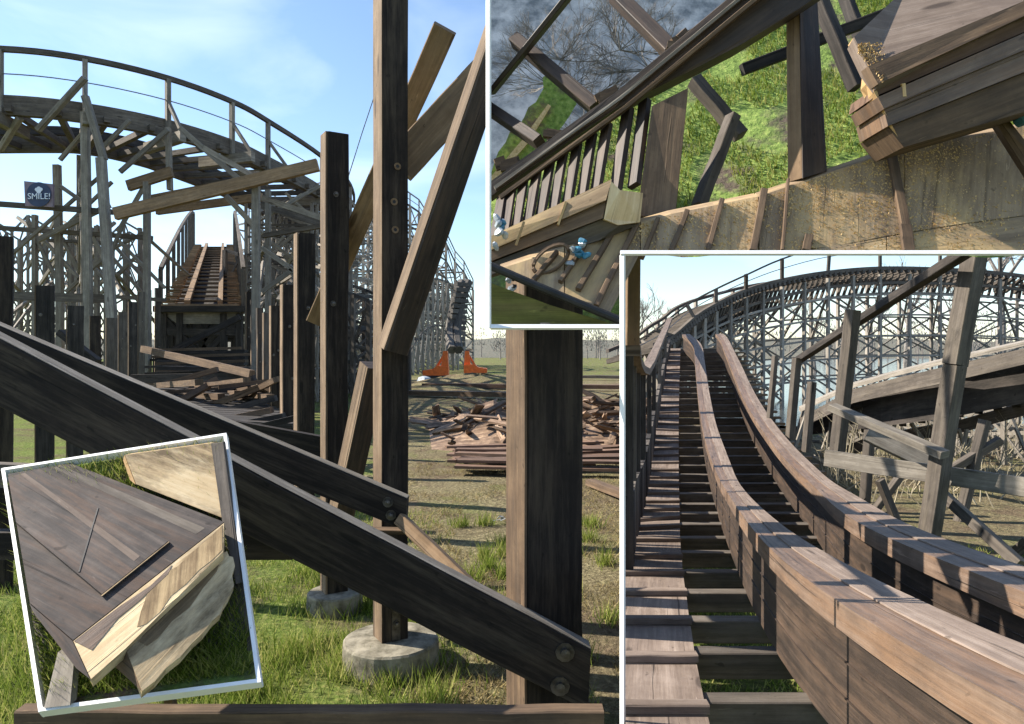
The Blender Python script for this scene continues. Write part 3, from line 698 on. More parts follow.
for o_ in (0, 2.2):
    m = MB(); pts = cr([W(462 + o_ * 3, 282, 56), W(455 + o_ * 3, 300, 55), W(450 + o_ * 3, 330, 54), W(452 + o_ * 3, 350, 52)], 4); m.tube(pts, .35, 6); m.build('rail', M['fardark'], dp)
dt = Many(dp, 'tie', M['fardark'])
for k in range(12):
    y = 284 + k * 5.4; dt.beam(W(448 + 8 * (1 - k / 12) ** 1.5, y, 54), W(468 - k * .4, y + 1, 55), .3, .3)
dt.done()

trestle('trestle', 'thin grey lattice under the high bend at the far left', [gp(-20 + k * 16, 24 + k * .2) for k in range(11)], [ht(212 + (k % 3) * 9, 24) for k in range(11)], 1.15, M['silver'], M['silver'], 2.4, .085, hand=0, deck=False)
trestle('trestle', 'thin grey lattice between the ramp and the tallest sawn-off post', [gp(312 + k * 5, 22.5 + k * .6) for k in range(8)], [ht(200 - k * 3, 22) for k in range(8)], .9, M['silver'], M['grey'], 2.0, .08, hand=0, deck=False)

# ------------------------------------------------------------------ heap, planks, machines, litter
dm = []
for k in range(7):
    m = MB(); L = R(.25, .8) if k < 5 else R(1.1, 1.5); w = R(.06, .16)
    rings = []
    for i in range(4):
        x = L * (i / 3 - .5); s = 1 if i not in (0, 3) else R(.35, .9); j = R(-.02, .02)
        rings.append([V((x + R(-.03, .03), -w / 2 * s + j, -.015)), V((x + R(-.05, .05), w / 2 * s + j, -.015)), V((x + R(-.05, .05), w / 2 * s + j, .02)), V((x + R(-.03, .03), -w / 2 * s + j, .02))])
    m.rings(rings); o_ = m.build('broken_plank', M['debris'], None, centre=False); dm.append(o_)
used = [False] * 7
for k in range(230):
    q = random.randrange(7)
    if used[q]: o_ = dm[q].copy(); C.objects.link(o_)
    else: o_ = dm[q]; used[q] = True
    px = 432 + 215 * random.random() ** .8; dd = R(11.9, 18.5)
    base = gp(px, dd); t = min(1, (px - 428) / 70); hh = .68 * t * max(0, 1 - abs(dd - 14.2) / 3.6)
    o_.location = base + Z * (.03 + hh * R(.5, 1.0)); o_.rotation_euler = (R(-.6, .6), R(-.5, .5), R(0, 3.14)); sc_ = R(.7, 1.25); o_.scale = (sc_, sc_, sc_)
    tag(o_, 'broken plank jumbled in the heap of splintered timber behind the thick post', 'plank', 'broken planks in the timber heap')
m = MB(); gx = 22; gy = 12
for j in range(gy + 1):
    for i in range(gx + 1):
        px = 428 + 240 * i / gx; dd = 11.8 + 6.2 * j / gy; b = gp(px, dd)
        e = min(1, i / 6) * math.sin(math.pi * min(1, max(0, j / gy))) 
        m.v.append((b.x, b.y, -.02 + .55 * e * (1 + .5 * mnoise.noise(b * 2.2))))
for j in range(gy):
    for i in range(gx): m.face((j * (gx + 1) + i, j * (gx + 1) + i + 1, (j + 1) * (gx + 1) + i + 1, (j + 1) * (gx + 1) + i), [(i * .2, j * .2), (i * .2 + .2, j * .2), (i * .2 + .2, j * .2 + .2), (i * .2, j * .2 + .2)])
tag(m.build('wood_chippings', M['debris'], None), kind='stuff')
for k in range(14):
    m = MB(); y = R(449, 471); a = R(442, 470); b = R(590, 660); d = 740 * EYE / (y + 6 - 350); z = R(.04, .16)
    p_, q_ = gp(a, d), gp(b, d + R(-.8, .8)); m.beam(p_ + Z * z, q_ + Z * (z + R(-.03, .05)), R(.12, .2), .035, seg=4, jit=.006)
    tag(m.build('plank', M['plankred']), 'red-brown plank in the low stack lying in front of the splintered heap', 'plank', 'planks in the low stack')
for i, (a, b, y, lab) in enumerate(((424, 640, 388, 'long plank lying on the grass beyond the splintered heap'), (410, 520, 396, 'nearest loose board on the grass left of the heap, seen end-on'), (436, 640, 378, 'dark board lying farthest back beyond the heap near the orange machines'))):
    m = MB(); d = 740 * EYE / (y - 350); m.beam(gp(a, d) + Z * .12, gp(b, d * .92) + Z * .16, .5, .16, seg=5, jit=.02)
    tag(m.build('plank', M['plankred'] if i == 0 else M['brown'] if i == 1 else M['grey']), lab, 'plank')
m = MB(); m.beam(gp(590, 8.7) + Z * .05, gp(650, 7.4) + Z * .05, .12, .07, seg=3, jit=.004)
tag(m.build('plank', M['brown']), 'single plank on the grass right of the thick post below the stack', 'plank')
# rough earth mounds
for (xa, d, r, h, lab) in ((437, 30, 1.6, .2, 'low grassy spoil mound in front of the left orange machine'), (482, 33, 2.6, .55, 'low straw-coloured spoil mound below the right orange machine')):
    m = MB(); c = gp(xa, d); n = 20
    for j in range(6):
        for k in range(n):
            t = k / n * 6.283; rr = r * (1 - j / 5) + .01; zz = h * (1 - (1 - j / 5) ** 2) * (1 + .3 * mnoise.noise(V((math.cos(t) * 2, math.sin(t) * 2, j * .4))))
            m.v.append((c.x + math.cos(t) * rr * 1.5, c.y + math.sin(t) * rr, zz - .05))
    for j in range(5):
        for k in range(n): m.face((j * n + k, j * n + (k + 1) % n, (j + 1) * n + (k + 1) % n, (j + 1) * n + k), [(0, 0)] * 4)
    tag(m.build('earth_mound', M['ground'], None, True), lab, 'mound')
def machine(x, y, d, flip, label):
    c = W(x, y, d); c.z = 0; s = -1 if flip else 1
    t = thing('site_machine', c, label, 'machine')
    part(t, 'body', M['orange'], lambda m: m.prism([c + V((s * a, -.35, b)) for a, b in ((-.8, .3), (.5, .3), (.5, .75), (-.1, .8), (-.3, .62), (-.8, .55))], Y * .7))
    part(t, 'mast', M['orange'], lambda m: m.prism([c + V((s * a, -.2, b)) for a, b in ((.12, .7), (.5, .7), (.45, 1.55), (.22, 1.55))], Y * .35))
    part(t, 'boom', M['orange'], lambda m: m.beam(c + V((s * -.1, 0, .75)), c + V((s * .3, 0, 1.4)), .1, .12))
    for yy in (-.36, .22):
        part(t, 'track', M['rubber'], lambda m: m.prism([c + V((s * a, yy, b)) for a, b in ((-.65, 0), (.45, 0), (.6, .15), (.45, .3), (-.65, .3), (-.8, .15))], Y * .14))
machine(439, 372, 38, False, 'left orange site machine, its mast upright on the right of its low body')
machine(473, 368, 42, True, 'right orange site machine, its mast upright on the left of its body')
m = MB(); c = gp(424, 34)
m.lathe(c, Z, [(.3, 0), (.36, .15), (.28, .34), (.08, .4)], 9, wob=.3); tag(m.build('rubble_bag', M['paleplastic']), 'crumpled white bag on the grass left of the orange machines', 'bag')
m = MB(); c = W(499, 522, 6.9); c.z = .01
for k in range(5):
    a, b = c + V((R(-.07, .03), R(-.05, .05), R(0, .02))), c + V((R(.0, .07), R(-.05, .05), R(.01, .05))); m.beam(a, b, R(.01, .03), .003)
tag(m.build('plastic_litter', M['paleplastic']), 'scrap of white plastic litter on the dry grass by the thick post', 'litter')

# ------------------------------------------------------------------ bare trees
def bare_tree(x, d, h, label, spread=.35, grp='bare trees beyond the trestles'):
    c = gp(x, d); t = thing('bare_tree', c, label, 'tree', grp)
    tr = MB(); cw = MB(); top = c + V((R(-.3, .3), 0, h * .55)); tr.tube([c, lerp(c, top, .5) + V((R(-.1, .1), 0, 0)), top], h * .022, 6, h * .011); tr.build('trunk', M['twig'], t)
    def grow(p, dr, L, r, lv):
        q = p + dr * L; mid = lerp(p, q, .5) + V((R(-1, 1), R(-1, 1), R(-1, 1))) * L * .06
        cw.tube([p, mid, q], r, 4 if lv > 1 else 5, r * .6)
        if lv >= 4: return
        for _ in range(3 if lv < 3 else 4):
            nd = (dr + V((R(-1, 1), R(-1, 1), R(-.2, .9))) * (.55 + .1 * lv)).normalized(); grow(lerp(p, q, R(.45, 1)), nd, L * R(.55, .78), r * .55, lv + 1)
    for k in range(4):
        a = k * 1.57 + R(-.5, .5); grow(lerp(c, top, R(.55, 1)), V((math.cos(a) * spread * 2, math.sin(a) * spread * 2, 1)).normalized(), h * R(.2, .28), h * .009, 1)
    cw.build('crown', M['twig'], t)
for x, d, h, lab in ((1000, 34, 10.5, 'bare tree farthest right behind the trestle, crown above the bend'), (905, 44, 7.5, 'bare tree behind the lattice left of the leaning post'), (870, 52, 7, 'slim bare tree behind the middle of the lattice'), (960, 30, 6.0, 'bushy bare tree behind the leaning post'), (815, 50, 6, 'pale bare tree behind the left of the lattice'), (640, 60, 7.5, 'distant bare tree left of the rising walkway handrail'), (655, 75, 7, 'second distant bare tree by the walkway handrail')):
    bare_tree(x, d, h, lab)

# ================================================================== right-hand view: the big track
ytab = [527, 514, 502, 491, 480.5, 470.5, 461, 452, 443.5, 435, 427, 419.5, 412, 405, 398, 391.5, 385, 379, 373, 367.5, 362, 357, 352, 348, 345]
dtab = [(5.93 + .49 * k, y) for k, y in enumerate(ytab)]
def ydeck(d): return 420 + 643 / d if d < 5.93 else pl(dtab, d)
def lift(x, y, h=0.0):
    lo, hi = .6, 17.69
    for _ in range(48):
        md = (lo + hi) / 2
        if ydeck(md) - F * h / md > y: lo = md
        else: hi = md
    return W(x, y, lo)
def lifted(pts, h=0.0): return [lift(x, y, h) for x, y in pts]
def smooth_line(pts, h, far, step=.22, it=6):
    ln = sorted(lifted(pts, h), key=lambda q: q.y); out = []; d = ln[0].y
    xt = [(q.y, q.x) for q in ln]
    while d < far: out.append([d, pl(xt, d), W(0, ydeck(d), d).z + h]); d += step
    for _ in range(it):
        o2 = [list(q) for q in out]
        for i in range(1, len(out) - 1):
            for k in (1, 2): o2[i][k] = (out[i - 1][k] + 2 * out[i][k] + out[i + 1][k]) / 4
        out = o2
    return [V((q[1], q[0], q[2])) for q in out]
def atd(line, d):                      # point of a 3-D line at distance d
    if d <= line[0].y: return lerp(line[0], line[1], (d - line[0].y) / (line[1].y - line[0].y))
    for a, b in zip(line, line[1:]):
        if a.y <= d <= b.y: return lerp(a, b, (d - a.y) / max(b.y - a.y, 1e-6))
    return line[-1]
wr = lifted([(714, 745), (707, 715), (696, 663), (690, 625), (686, 596), (683, 576), (680, 542), (679, 500), (678.5, 470), (678.5, 430), (679, 390), (680.5, 347)])
wl = lifted([(625, 745), (625, 600), (625, 565), (630, 542), (635, 527), (641, 500), (646, 475), (651, 450), (657, 410), (663, 375), (668.5, 347)])
HR = .38
L1 = smooth_line([(1358, 880), (1085, 762), (1040, 728), (989, 699), (935, 664), (867, 622), (800, 577.5), (772, 553), (745, 520), (722, 484), (705, 440), (699, 405), (696, 375), (694, 344)], HR, 17.2)
L2 = smooth_line([(1734, 880), (1320, 762), (1170, 716), (1090, 678), (1024, 645), (962, 623), (914, 605), (861, 573), (800, 541), (772, 518), (751, 499), (728, 456), (716, 424), (709, 390), (702.5, 344)], HR, 17.2)
R1 = smooth_line([(1130, 634), (1024, 591), (968, 571), (918, 551), (867, 530), (834, 507), (810, 482), (793, 468), (768, 438), (745, 402), (731, 367), (719, 336)], HR, 17.2)
R2 = smooth_line([(1265, 634), (1130, 604), (1024, 569), (962, 547), (901, 524), (867, 502), (827, 478), (814, 466), (783, 434), (758, 399), (742, 366), (727, 336)], HR, 17.2)
trk = thing('coaster_track', V((1.0, 3.5, 0)), 'big curved pair of laminated rails sweeping down towards the camera at right', 'coaster track')
def bigrail(A, B, label):
    n = min(len(A), len(B)); A = [p for p in A]; B = [atd(B, p.y) if B[0].y < p.y < B[-1].y else None for p in A]
    prs = [(a, b) for a, b in zip(A, B) if b is not None]
    o_ = None
    body = MB(); lip = MB(); top = MB(); strap = MB(); rb, rl, rt, rs_ = [], [], [], []
    for a, b in prs:
        w = (b - a); w.z = 0; wn = w.normalized(); wl_ = w.length
        rl.append([a - Z * .075, a + wn * wl_ - Z * .075, b.copy() - Z * .003 * 0, a.copy()])
        i0 = a + wn * min(.035, wl_ * .15); i1 = b - wn * min(.02, wl_ * .1)
        rb.append([i0 - Z * .40, i1 - Z * .40, i1 - Z * .077, i0 - Z * .077])
        s0 = a + wn * wl_ * .46 + Z * .001; s1 = a + wn * wl_ * .985 + Z * .001
        rs_.append([s0, s1, s1 + Z * .005, s0 + Z * .005])
    body.rings(rb); bo = body.build('rail', M['rail'], trk)
    lip.rings(rl); lip.build('top_board', M['railtop'], bo)
    strap.rings(rs_); strap.build('running_strip', M['red'], bo)
    # laminations as thin proud ledges
    for q in (.17, .27):
        mm = MB(); rr = []
        for a, b in prs:
            w = (b - a); w.z = 0; wn = w.normalized(); i0 = a + wn * min(.035, w.length * .15)
            rr.append([i0 - Z * (q + .004) - wn * .006, i0 - Z * (q + .004) + wn * .01, i0 - Z * q + wn * .01, i0 - Z * q - wn * .006])
        mm.rings(rr); mm.build('lamination_edge', M['rail'], bo)
    return prs
pL = bigrail(L1, L2, ''); pR = bigrail(R1, R2, '')
ti = Many(trk, 'tie', M['grey'])
Rb = [b for a, b in pR]
tds = [2.36, 2.85, 3.3, 3.83, 4.34, 4.98, 5.5] + [6.0 + .45 * k for k in range(26)]
for d in tds:
    a = atd(wr, d); b = atd(Rb, d) if d > Rb[0].y else W(1120, ydeck(d), d)
    zz = a.z - .015
    p_ = V((a.x - .02, d, zz - .05)); q_ = V((b.x + .3, d, zz - .05)); ti.beam(p_, q_, .075 if d < 6 else .09, .10, ch=.004)
ti.done()
rwk = Many(trk, 'cleat', M['tan'])
for k in range(34):
    d = 4.2 + k * .4
    if d > Rb[-1].y: break
    b = atd(Rb, d); zz = W(0, ydeck(d), d).z + .1; rwk.beam(V((b.x + .03, d, zz)), V((b.x + .33, d, zz)), .09, .035)
rwk.done()
wk = thing('walkway', V((.4, 3.0, 0)), 'narrow reddish boarded walkway with cross cleats climbing beside the big rails', 'walkway')
pk = Many(wk, 'plank', M['red']); ck = Many(wk, 'cleat', M['red'])
ds = [1.7, 2.18, 2.645, 3.137, 3.653, 4.122, 4.626, 5.27, 5.75] + [6.1 + .37 * k for k in range(31)]
for d0, d1 in zip(ds, ds[1:]):
    a, b, c_, e = atd(wl, d0), atd(wr, d0), atd(wr, d1), atd(wl, d1)
    pm = MB(); pm.prism([a, b + Z * R(-.004, .004), c_ - Y * .012, e - Y * .012], -Z * .03); pm.build('plank', M['red'], wk)
    ck.beam(a + Z * .014 + Y * .02, b + Z * .014 + Y * .02 + X * .008, .045, .03, ch=.004, seg=3, jit=.002)
ck.done()
# side screen with its capping
ss = thing('side_screen', V((.75, 5, 0)), 'boarded side screen with a red-brown capping along the left of the walkway', 'screen')
prof = [(624.5, 575, 356), (629, 545, 366), (634, 527, 373), (640, 507, 375), (647, 470, 366), (652, 440, 356), (658, 405, 343), (664, 372, 330), (668.5, 349, 320)]
sb_ = [(lift(x, yb), yt) for x, yb, yt in prof]
bd = Many(ss, 'board', M['black'])
for k in range(len(sb_) - 1):
    (p0, y0), (p1, y1) = sb_[k], sb_[k + 1]
    for j in range(4):
        a, b = lerp(p0, p1, j / 4), lerp(p0, p1, j / 4 + (.06 if j == 0 else .2))
        ya, yb = lerp(y0, y1, j / 4), lerp(y0, y1, j / 4 + (.06 if j == 0 else .2))
        if j: ya, yb = lerp(HY + F * (EYE - a.z) / a.y, ya, .36), lerp(HY + F * (EYE - b.z) / b.y, yb, .36)
        xa, xb = 512 + a.x * F / a.y, 512 + b.x * F / b.y
        mm = MB(); mm.prism([a - Z * .1, b - Z * .1, W(xb, yb, b.y), W(xa, ya, a.y)], X * .05); mm.build('board', M['black' if random.random() < .6 else 'grey'], ss)
cap = []
for p0, y0 in sb_:
    x = 512 + p0.x * F / p0.y; c_ = W(x, y0, p0.y); cap.append([c_ + V((-.02, 0, 0)), c_ + V((.09, 0, 0)), c_ + V((.09, 0, .06)), c_ + V((-.02, 0, .06))])
mm = MB(); mm.rings(cap); mm.build('capping', M['red'], ss)
m = MB(); m.beam(W(631, 358, 4.6), W(632, 235, 4.6), .085, .085, up=face_dir(10), ch=.004, seg=6, jit=.002)
tag(m.build('timber_post', M['tan']), 'pale upright post at the top left corner of the big rail view', 'post')

# far bend with lattice
far = thing('coaster_bend', V((8, 24, 0)), 'far curved track with handrail and dense lattice below, across the right-hand sky', 'coaster track')
tt = [(655, 345, 19), (673, 336, 19.5), (694, 318, 20), (716, 304, 20.5), (746, 290, 21.5), (782, 280, 22.5), (828, 272, 24), (880, 268, 25), (940, 269, 26), (1000, 273, 26.5), (1060, 281, 26)]
fp = cr([W(x, y, d) for x, y, d in tt], 4)
ob = [p + Z * 0 for p in fp]
def fsweep(dz, off, w, h, mat, name):
    m = MB(); rg = []
    for i, p in enumerate(fp):
        n = nrm(fp, i); c_ = p + n * off + Z * dz; rg.append([c_ - n * w / 2, c_ + n * w / 2, c_ + n * w / 2 + Z * h, c_ - n * w / 2 + Z * h])
    m.rings(rg); m.build(name, mat, far)
fsweep(-.08, 0, .12, .13, M['grey'], 'rail'); fsweep(-.42, 1.0, .12, .12, M['grey'], 'rail'); fsweep(-.9, .1, .08, .08, M['silver'], 'ledger'); fsweep(-.55, .05, .08, .09, M['grey'], 'ledger'); fsweep(-.2, 1.6, .1, .09, M['grey'], 'edge_rail')
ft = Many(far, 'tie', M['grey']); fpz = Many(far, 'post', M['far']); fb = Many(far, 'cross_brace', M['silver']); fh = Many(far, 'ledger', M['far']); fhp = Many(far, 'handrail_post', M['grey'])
ff = cr([W(x, y, d) for x, y, d in tt], 9)
for i, p in enumerate(ff):
    n = nrm(ff, i); ft.beam(p - n * .1 - Z * .1, p + n * 1.6 - Z * .45, .1, .12); ft.beam(p - Z * .2, p + n * .3 - Z * .9, .07, .07)
hl = [(628, 346, 19), (655, 330, 19.2), (687, 305, 20), (716, 289, 20.5), (746, 275, 21), (782, 259, 22), (830, 244, 24), (880, 238, 25), (940, 240, 26), (1000, 244, 26.5), (1060, 252, 26)]
hp3 = cr([W(x, y, d) for x, y, d in hl], 4)
m = MB(); m.tube(hp3, .028, 5); m.build('handrail', M['grey'], far)
m = MB(); m.tube([lerp(a, b, .45) for a, b in zip(hp3, fp)], .012, 4); m.build('wire', M['wire'], far)
for i in range(0, len(fp)):
    if i % 4 == 0 and i > 0: fhp.beam(fp[i], hp3[i], .09, .09, up=Y)
prev = None
for i in range(4, len(fp), 2):
    p = fp[i]; n = nrm(fp, i); row = []
    for off in (.0, 1.8):
        top = p + n * off - Z * .2; g = V((top.x, top.y, 0)); row.append((g, top)); fpz.beam(g, top, .095, .095, up=n)
    if prev:
        for (g0, t0), (g1, t1) in zip(prev, row):
            for k in range(1, 6):
                f0 = k / 6; fh.beam(lerp(g0, t0, f0), lerp(g1, t1, f0), .05, .06)
                if random.random() < .62: fb.beam(lerp(g0, t0, f0 - 1 / 6), lerp(g1, t1, f0 + R(-.04, .04)), .04, .05)
                if random.random() < .62: fb.beam(lerp(g0, t0, f0), lerp(g1, t1, f0 - 1 / 6 + R(-.04, .04)), .04, .05)
        fb.beam(prev[0][1] - Z * .5, row[1][0] + Z * 2, .06, .09)
    prev = row
for q in (ft, fpz, fb, fh, fhp): q.done()
# dark lower track and its carrying frame
lt = thing('lower_track', V((4.5, 7.5, 0)), 'dark lower track dipping behind the leaning posts at far right', 'coaster track')
def LT(name, top, bot, th, mat):
    mm = MB(); mm.rings([[W(x, y1, d), W(x, y1, d) + V((.1, th, 0)), W(x, y0, d) + V((.1, th, 0)), W(x, y0, d)] for (x, y0, d), (_, y1, _) in zip(top, bot)]); return mm.build(name, mat, lt)
LT('side_beam', [(800, 418, 11), (853, 389, 9.5), (900, 377, 8.7), (948, 366, 8), (1060, 340, 7)], [(800, 428, 0), (853, 403, 0), (900, 392, 0), (948, 382, 0), (1060, 356, 0)], .12, M['grey'])
LT('underside', [(800, 424, 11.4), (853, 398, 9.9), (900, 386, 9.1), (948, 376, 8.4), (1060, 350, 7.4)], [(800, 436, 0), (853, 430, 0), (900, 424, 0), (948, 418, 0), (1060, 396, 0)], .15, M['black'])
LT('walkway_edge', [(800, 408, 11.2), (853, 384, 9.7), (900, 371, 8.9), (948, 359, 8.2), (1060, 334, 7.2)], [(800, 412, 0), (853, 388, 0), (900, 375, 0), (948, 363, 0), (1060, 338, 0)], .3, M['silver'])
ltm = Many(lt, 'tie', M['black'])
for k in range(12):
    x = 840 + k * 19; y = 398 - (x - 840) * .17; d = 10 - k * .24; ltm.beam(W(x, y + 8, d), W(x + 6, y + 34, d + 1.2), .09, .12)
ltm.done()
LT('side_beam', [(806, 462, 11.5), (870, 436, 10.6), (960, 420, 9.6), (1060, 392, 8.6)], [(806, 474, 0), (870, 448, 0), (960, 433, 0), (1060, 406, 0)], .12, M['grey'])
rf = thing('trestle', V((3.3, 5.6, 0)), 'grey timber frame with two leaning posts and crossing beams at far right', 'trestle')
rp = Many(rf, 'post', M['grey']); rbm = Many(rf, 'beam', M['silver']); rbr = Many(rf, 'brace', M['grey'])
def RB(q, a, b, da, db, w, th, ang=25):
    p_, q_ = W(a[0], a[1], da), W(b[0], b[1], db); q.beam(p_, q_, w * (da + db) / 2 / F, th, up=face_dir(ang), ch=.004, seg=4, jit=.002)
RB(rp, (977, 240), (955, 365), 5.6, 5.6, 19, .12); RB(rp, (955, 365), (929, 535), 5.6, 5.7, 16, .12); RB(rp, (853, 310), (836, 462), 6.6, 6.7, 11, .1); RB(rp, (812, 382), (806, 452), 8, 8, 7, .07)
RB(rp, (797, 358), (790, 440), 8.6, 8.6, 8, .07); RB(rp, (929, 535), (928, 560), 5.7, 5.7, 16, .12); RB(rp, (870, 430), (862, 540), 7.4, 7.4, 8, .08); RB(rp, (985, 420), (950, 560), 7, 7, 9, .08); RB(rp, (775, 356), (768, 440), 9.6, 9.6, 5, .06)
RB(rbm, (832, 407), (945, 455), 6.4, 5.5, 13, .06); RB(rbm, (826, 458), (1045, 490), 6.5, 5.3, 18, .07); RB(rbm, (868, 432), (930, 462), 6.6, 6.4, 20, .05)
RB(rbr, (940, 492), (1022, 566), 5.9, 5.2, 17, .07); RB(rbr, (1030, 540), (985, 580), 5.6, 5.9, 14, .06); RB(rbr, (880, 480), (906, 545), 7, 7, 8, .06); RB(rbr, (905, 470), (860, 530), 7.2, 7.2, 7, .06); RB(rbr, (950, 470), (1000, 440), 7, 7, 8, .06)
for q in (rp, rbm, rbr): q.done()
m = MB(); m.beam(W(975, 246, 5.2), W(797, 361, 8.8), .085, .07, ch=.004, seg=6, jit=.002)
tag(m.build('handrail_beam', M['black']), 'dark sloping handrail beam running down left from the leaning post', 'beam')
trestle('trestle', 'pale connected trestle of slim posts carrying the dark lower track', [gp(770 + k * 26, 13.5 - k * .35) for k in range(13)], [ht(452 - k * 5.5, 13.5 - k * .35) for k in range(13)], .5, M['silver'], M['silver'], .9, .06, hand=0, deck=False)
us = thing('trestle', V((5.5, 10, 0)), 'tangle of thin pale struts under the dark lower track at right', 'trestle')
ur = Many(us, 'strut', M['silver'])
for k in range(46):
    x = R(800, 1040); y = R(430, 520); d = R(8.5, 13); a = R(-1, 1); l = R(20, 60)
    p_, q_ = W(x, y - l, d), W(x + a * 40, y + l * .7, d + R(-.3, .3))
    if q_.z < .05: q_.z = .05
    ur.beam(p_, q_, .035, .035, up=Y)
ur.done()

mm = MB()
for k in range(330):
    d = R(7.5, 14); x = R(.42, .74) * d; h = R(.25, .9) * (1 if d > 9 else .6); p_ = V((x, d, -.02)); q_ = p_ + V((R(-.25, .25), R(-.2, .2), h)); md = lerp(p_, q_, .5) + V((R(-.05, .05), 0, 0))
    mm.tube([p_, md, q_], R(.004, .011), 4, .002)
    for j in range(3):
        b_ = lerp(md, q_, R(0, .9)); mm.tube([b_, b_ + V((R(-.2, .2), R(-.2, .2), R(.02, .25)))], .004, 3, .001)
tag(mm.build('undergrowth', M['straw']), kind='stuff')

# ================================================================== upper right panel: sawn track over a turf bank
FD = 2.2
fr1 = thing('display_frame', W(490, 328, FD), 'white-edged display panel frame at upper right around the sawn deck', 'frame')
def bar(parent, a, b, wpx, name, FD=FD):
    mm = MB(); p_, q_ = W(a[0], a[1], FD), W(b[0], b[1], FD); mm.beam(p_, q_, wpx * 1.25 * FD / F, .008, up=V((-.7, -.7, 0)) if a[0] == b[0] else V((0, -.75, .66))); mm.build(name, M['white'], parent)
bar(fr1, (488.5, -40), (488.5, 328.5), 4, 'side_bar'); bar(fr1, (490.6, 327), (624, 327), 4, 'bottom_bar')
part(fr1, 'mounting_arm', M['steel'], lambda m: m.beam(W(545, 326, FD + .02), W(545, 326, 3.05), .03, .02))
fr2 = thing('display_frame', V((W(622, 0, FD).x, FD, 0)), 'white-edged upright frame at lower right bordering the view of the big rails', 'frame')
FD2 = 2.14
mm = MB(); a_ = W(622.5, 255, FD2); mm.beam(V((a_.x, FD2, 0)), a_, 5 * FD / F, .008, up=V((-.7, -.7, 0))); mm.build('side_bar', M['white'], fr2)
bar(fr2, (620.5, 253), (1085, 253), 4, 'top_bar', FD2)
mm = MB(); a_ = W(1085, 255.2, FD2); mm.beam(V((a_.x, FD2, 0)), a_, 5 * FD / F, .008, up=V((-.7, -.7, 0))); mm.build('side_bar', M['white'], fr2)

def bank(name, poly_rows, mat, label, cat, bump=.04):
    mm = MB(); w = len(poly_rows[0])
    for row in poly_rows:
        for p_ in row: mm.v.append(tuple(p_ + Z * bump * mnoise.noise(p_ * 3.1)))
    nr_ = len(poly_rows)
    for j in range(nr_ - 1):
        for i in range(w - 1): mm.face((j * w + i, j * w + i + 1, (j + 1) * w + i + 1, (j + 1) * w + i), [(i, j)] * 4)
    return mm
def dbank(y, x=700): return 3.45 + (330 - y) / 330 * 1.7 - (x - 491) / 590 * .75
def xl(y): return max(491, 494 + (186 - y) * 1.33)
rows_ = []
for j in range(26):
    y = 252 - j * 12; rows_.append([W(lerp(xl(y), 1080, i / 40), y, dbank(y, lerp(xl(y), 1080, i / 40))) for i in range(41)])
low_ = [[W(lerp(491, 621, i / 40), 326 - j * 12.33, dbank(326 - j * 12.33, lerp(491, 621, i / 40))) for i in range(41)] for j in range(6)]
tag(bank('w', low_, M['turf'], '', '').build('turf_bank', M['turf'], None, True), kind='structure')
tb = bank('turf_bank', rows_, M['turf'], '', '')
tag(tb.build('turf_bank', M['turf'], None, True), kind='structure')
def bp():
    y = R(-20, 238); x = R(xl(y) + 12, 1070)
    if mnoise.noise(V((x * .02, y * .02, 8))) < -.12 and x < 900: return None
    return W(x, y, dbank(y, x) - .01)
tag(blades(bp, 30000, .012, .05, .004, up=V((-.25, -.45, .85)).normalized(), lean=.6).build('grass', M['grass']), kind='stuff')
rows_ = [[W(lerp(491, 800, i / 12), lerp(215, -60, j / 10), 6.6 + .12 * j) for i in range(13)] for j in range(11)]
tag(bank('w', rows_, M['mist'], '', '', .02).build('pond_water', M['mist'], None, True), kind='structure')
rows_ = [[W(lerp(491, 575 - j * 3, i / 8), lerp(190, 60 + i * 4, j / 8), 6.3) for i in range(9)] for j in range(9)]
rows_ = []
for j in range(7):
    f = j / 6; rows_.append([W(lerp(lerp(470, 552, i / 14), lerp(500, 580, i / 14), f) + R(-4, 4) * (f > .9 or f < .1), lerp(lerp(200, 72, i / 14), lerp(212, 104, i / 14), f) + R(-3, 3), 6.2) for i in range(15)])
rows_ = [[p_ if 512 + p_.x * F / p_.y > 491.5 else W(491.5, HY + F * (EYE - p_.z) / p_.y, p_.y) for p_ in r_] for r_ in rows_]
tag(bank('w', rows_, M['turf'], '', '', .03).build('pond_bank', M['turf'], None, True), kind='structure')
mm = MB(); mm.prism([W(x, y, 6.15) for x, y in ((491.5, 176), (522, 140), (548, 104), (551, 106), (527, 144), (491.5, 184))], Y * .02)
tag(mm.build('path', M['sawdust']), kind='structure')
def trim_left(o_, x):                  # shrub kept clear of the panel's side bar
    import bmesh
    bm = bmesh.new(); bm.from_mesh(o_.data)
    bmesh.ops.bisect_plane(bm, geom=bm.verts[:] + bm.edges[:] + bm.faces[:], plane_co=V((0, 0, EYE)) - ORI[o_.name], plane_no=V((F, -(x - 512), 0)).normalized(), clear_inner=True)
    bm.to_mesh(o_.data); bm.free()
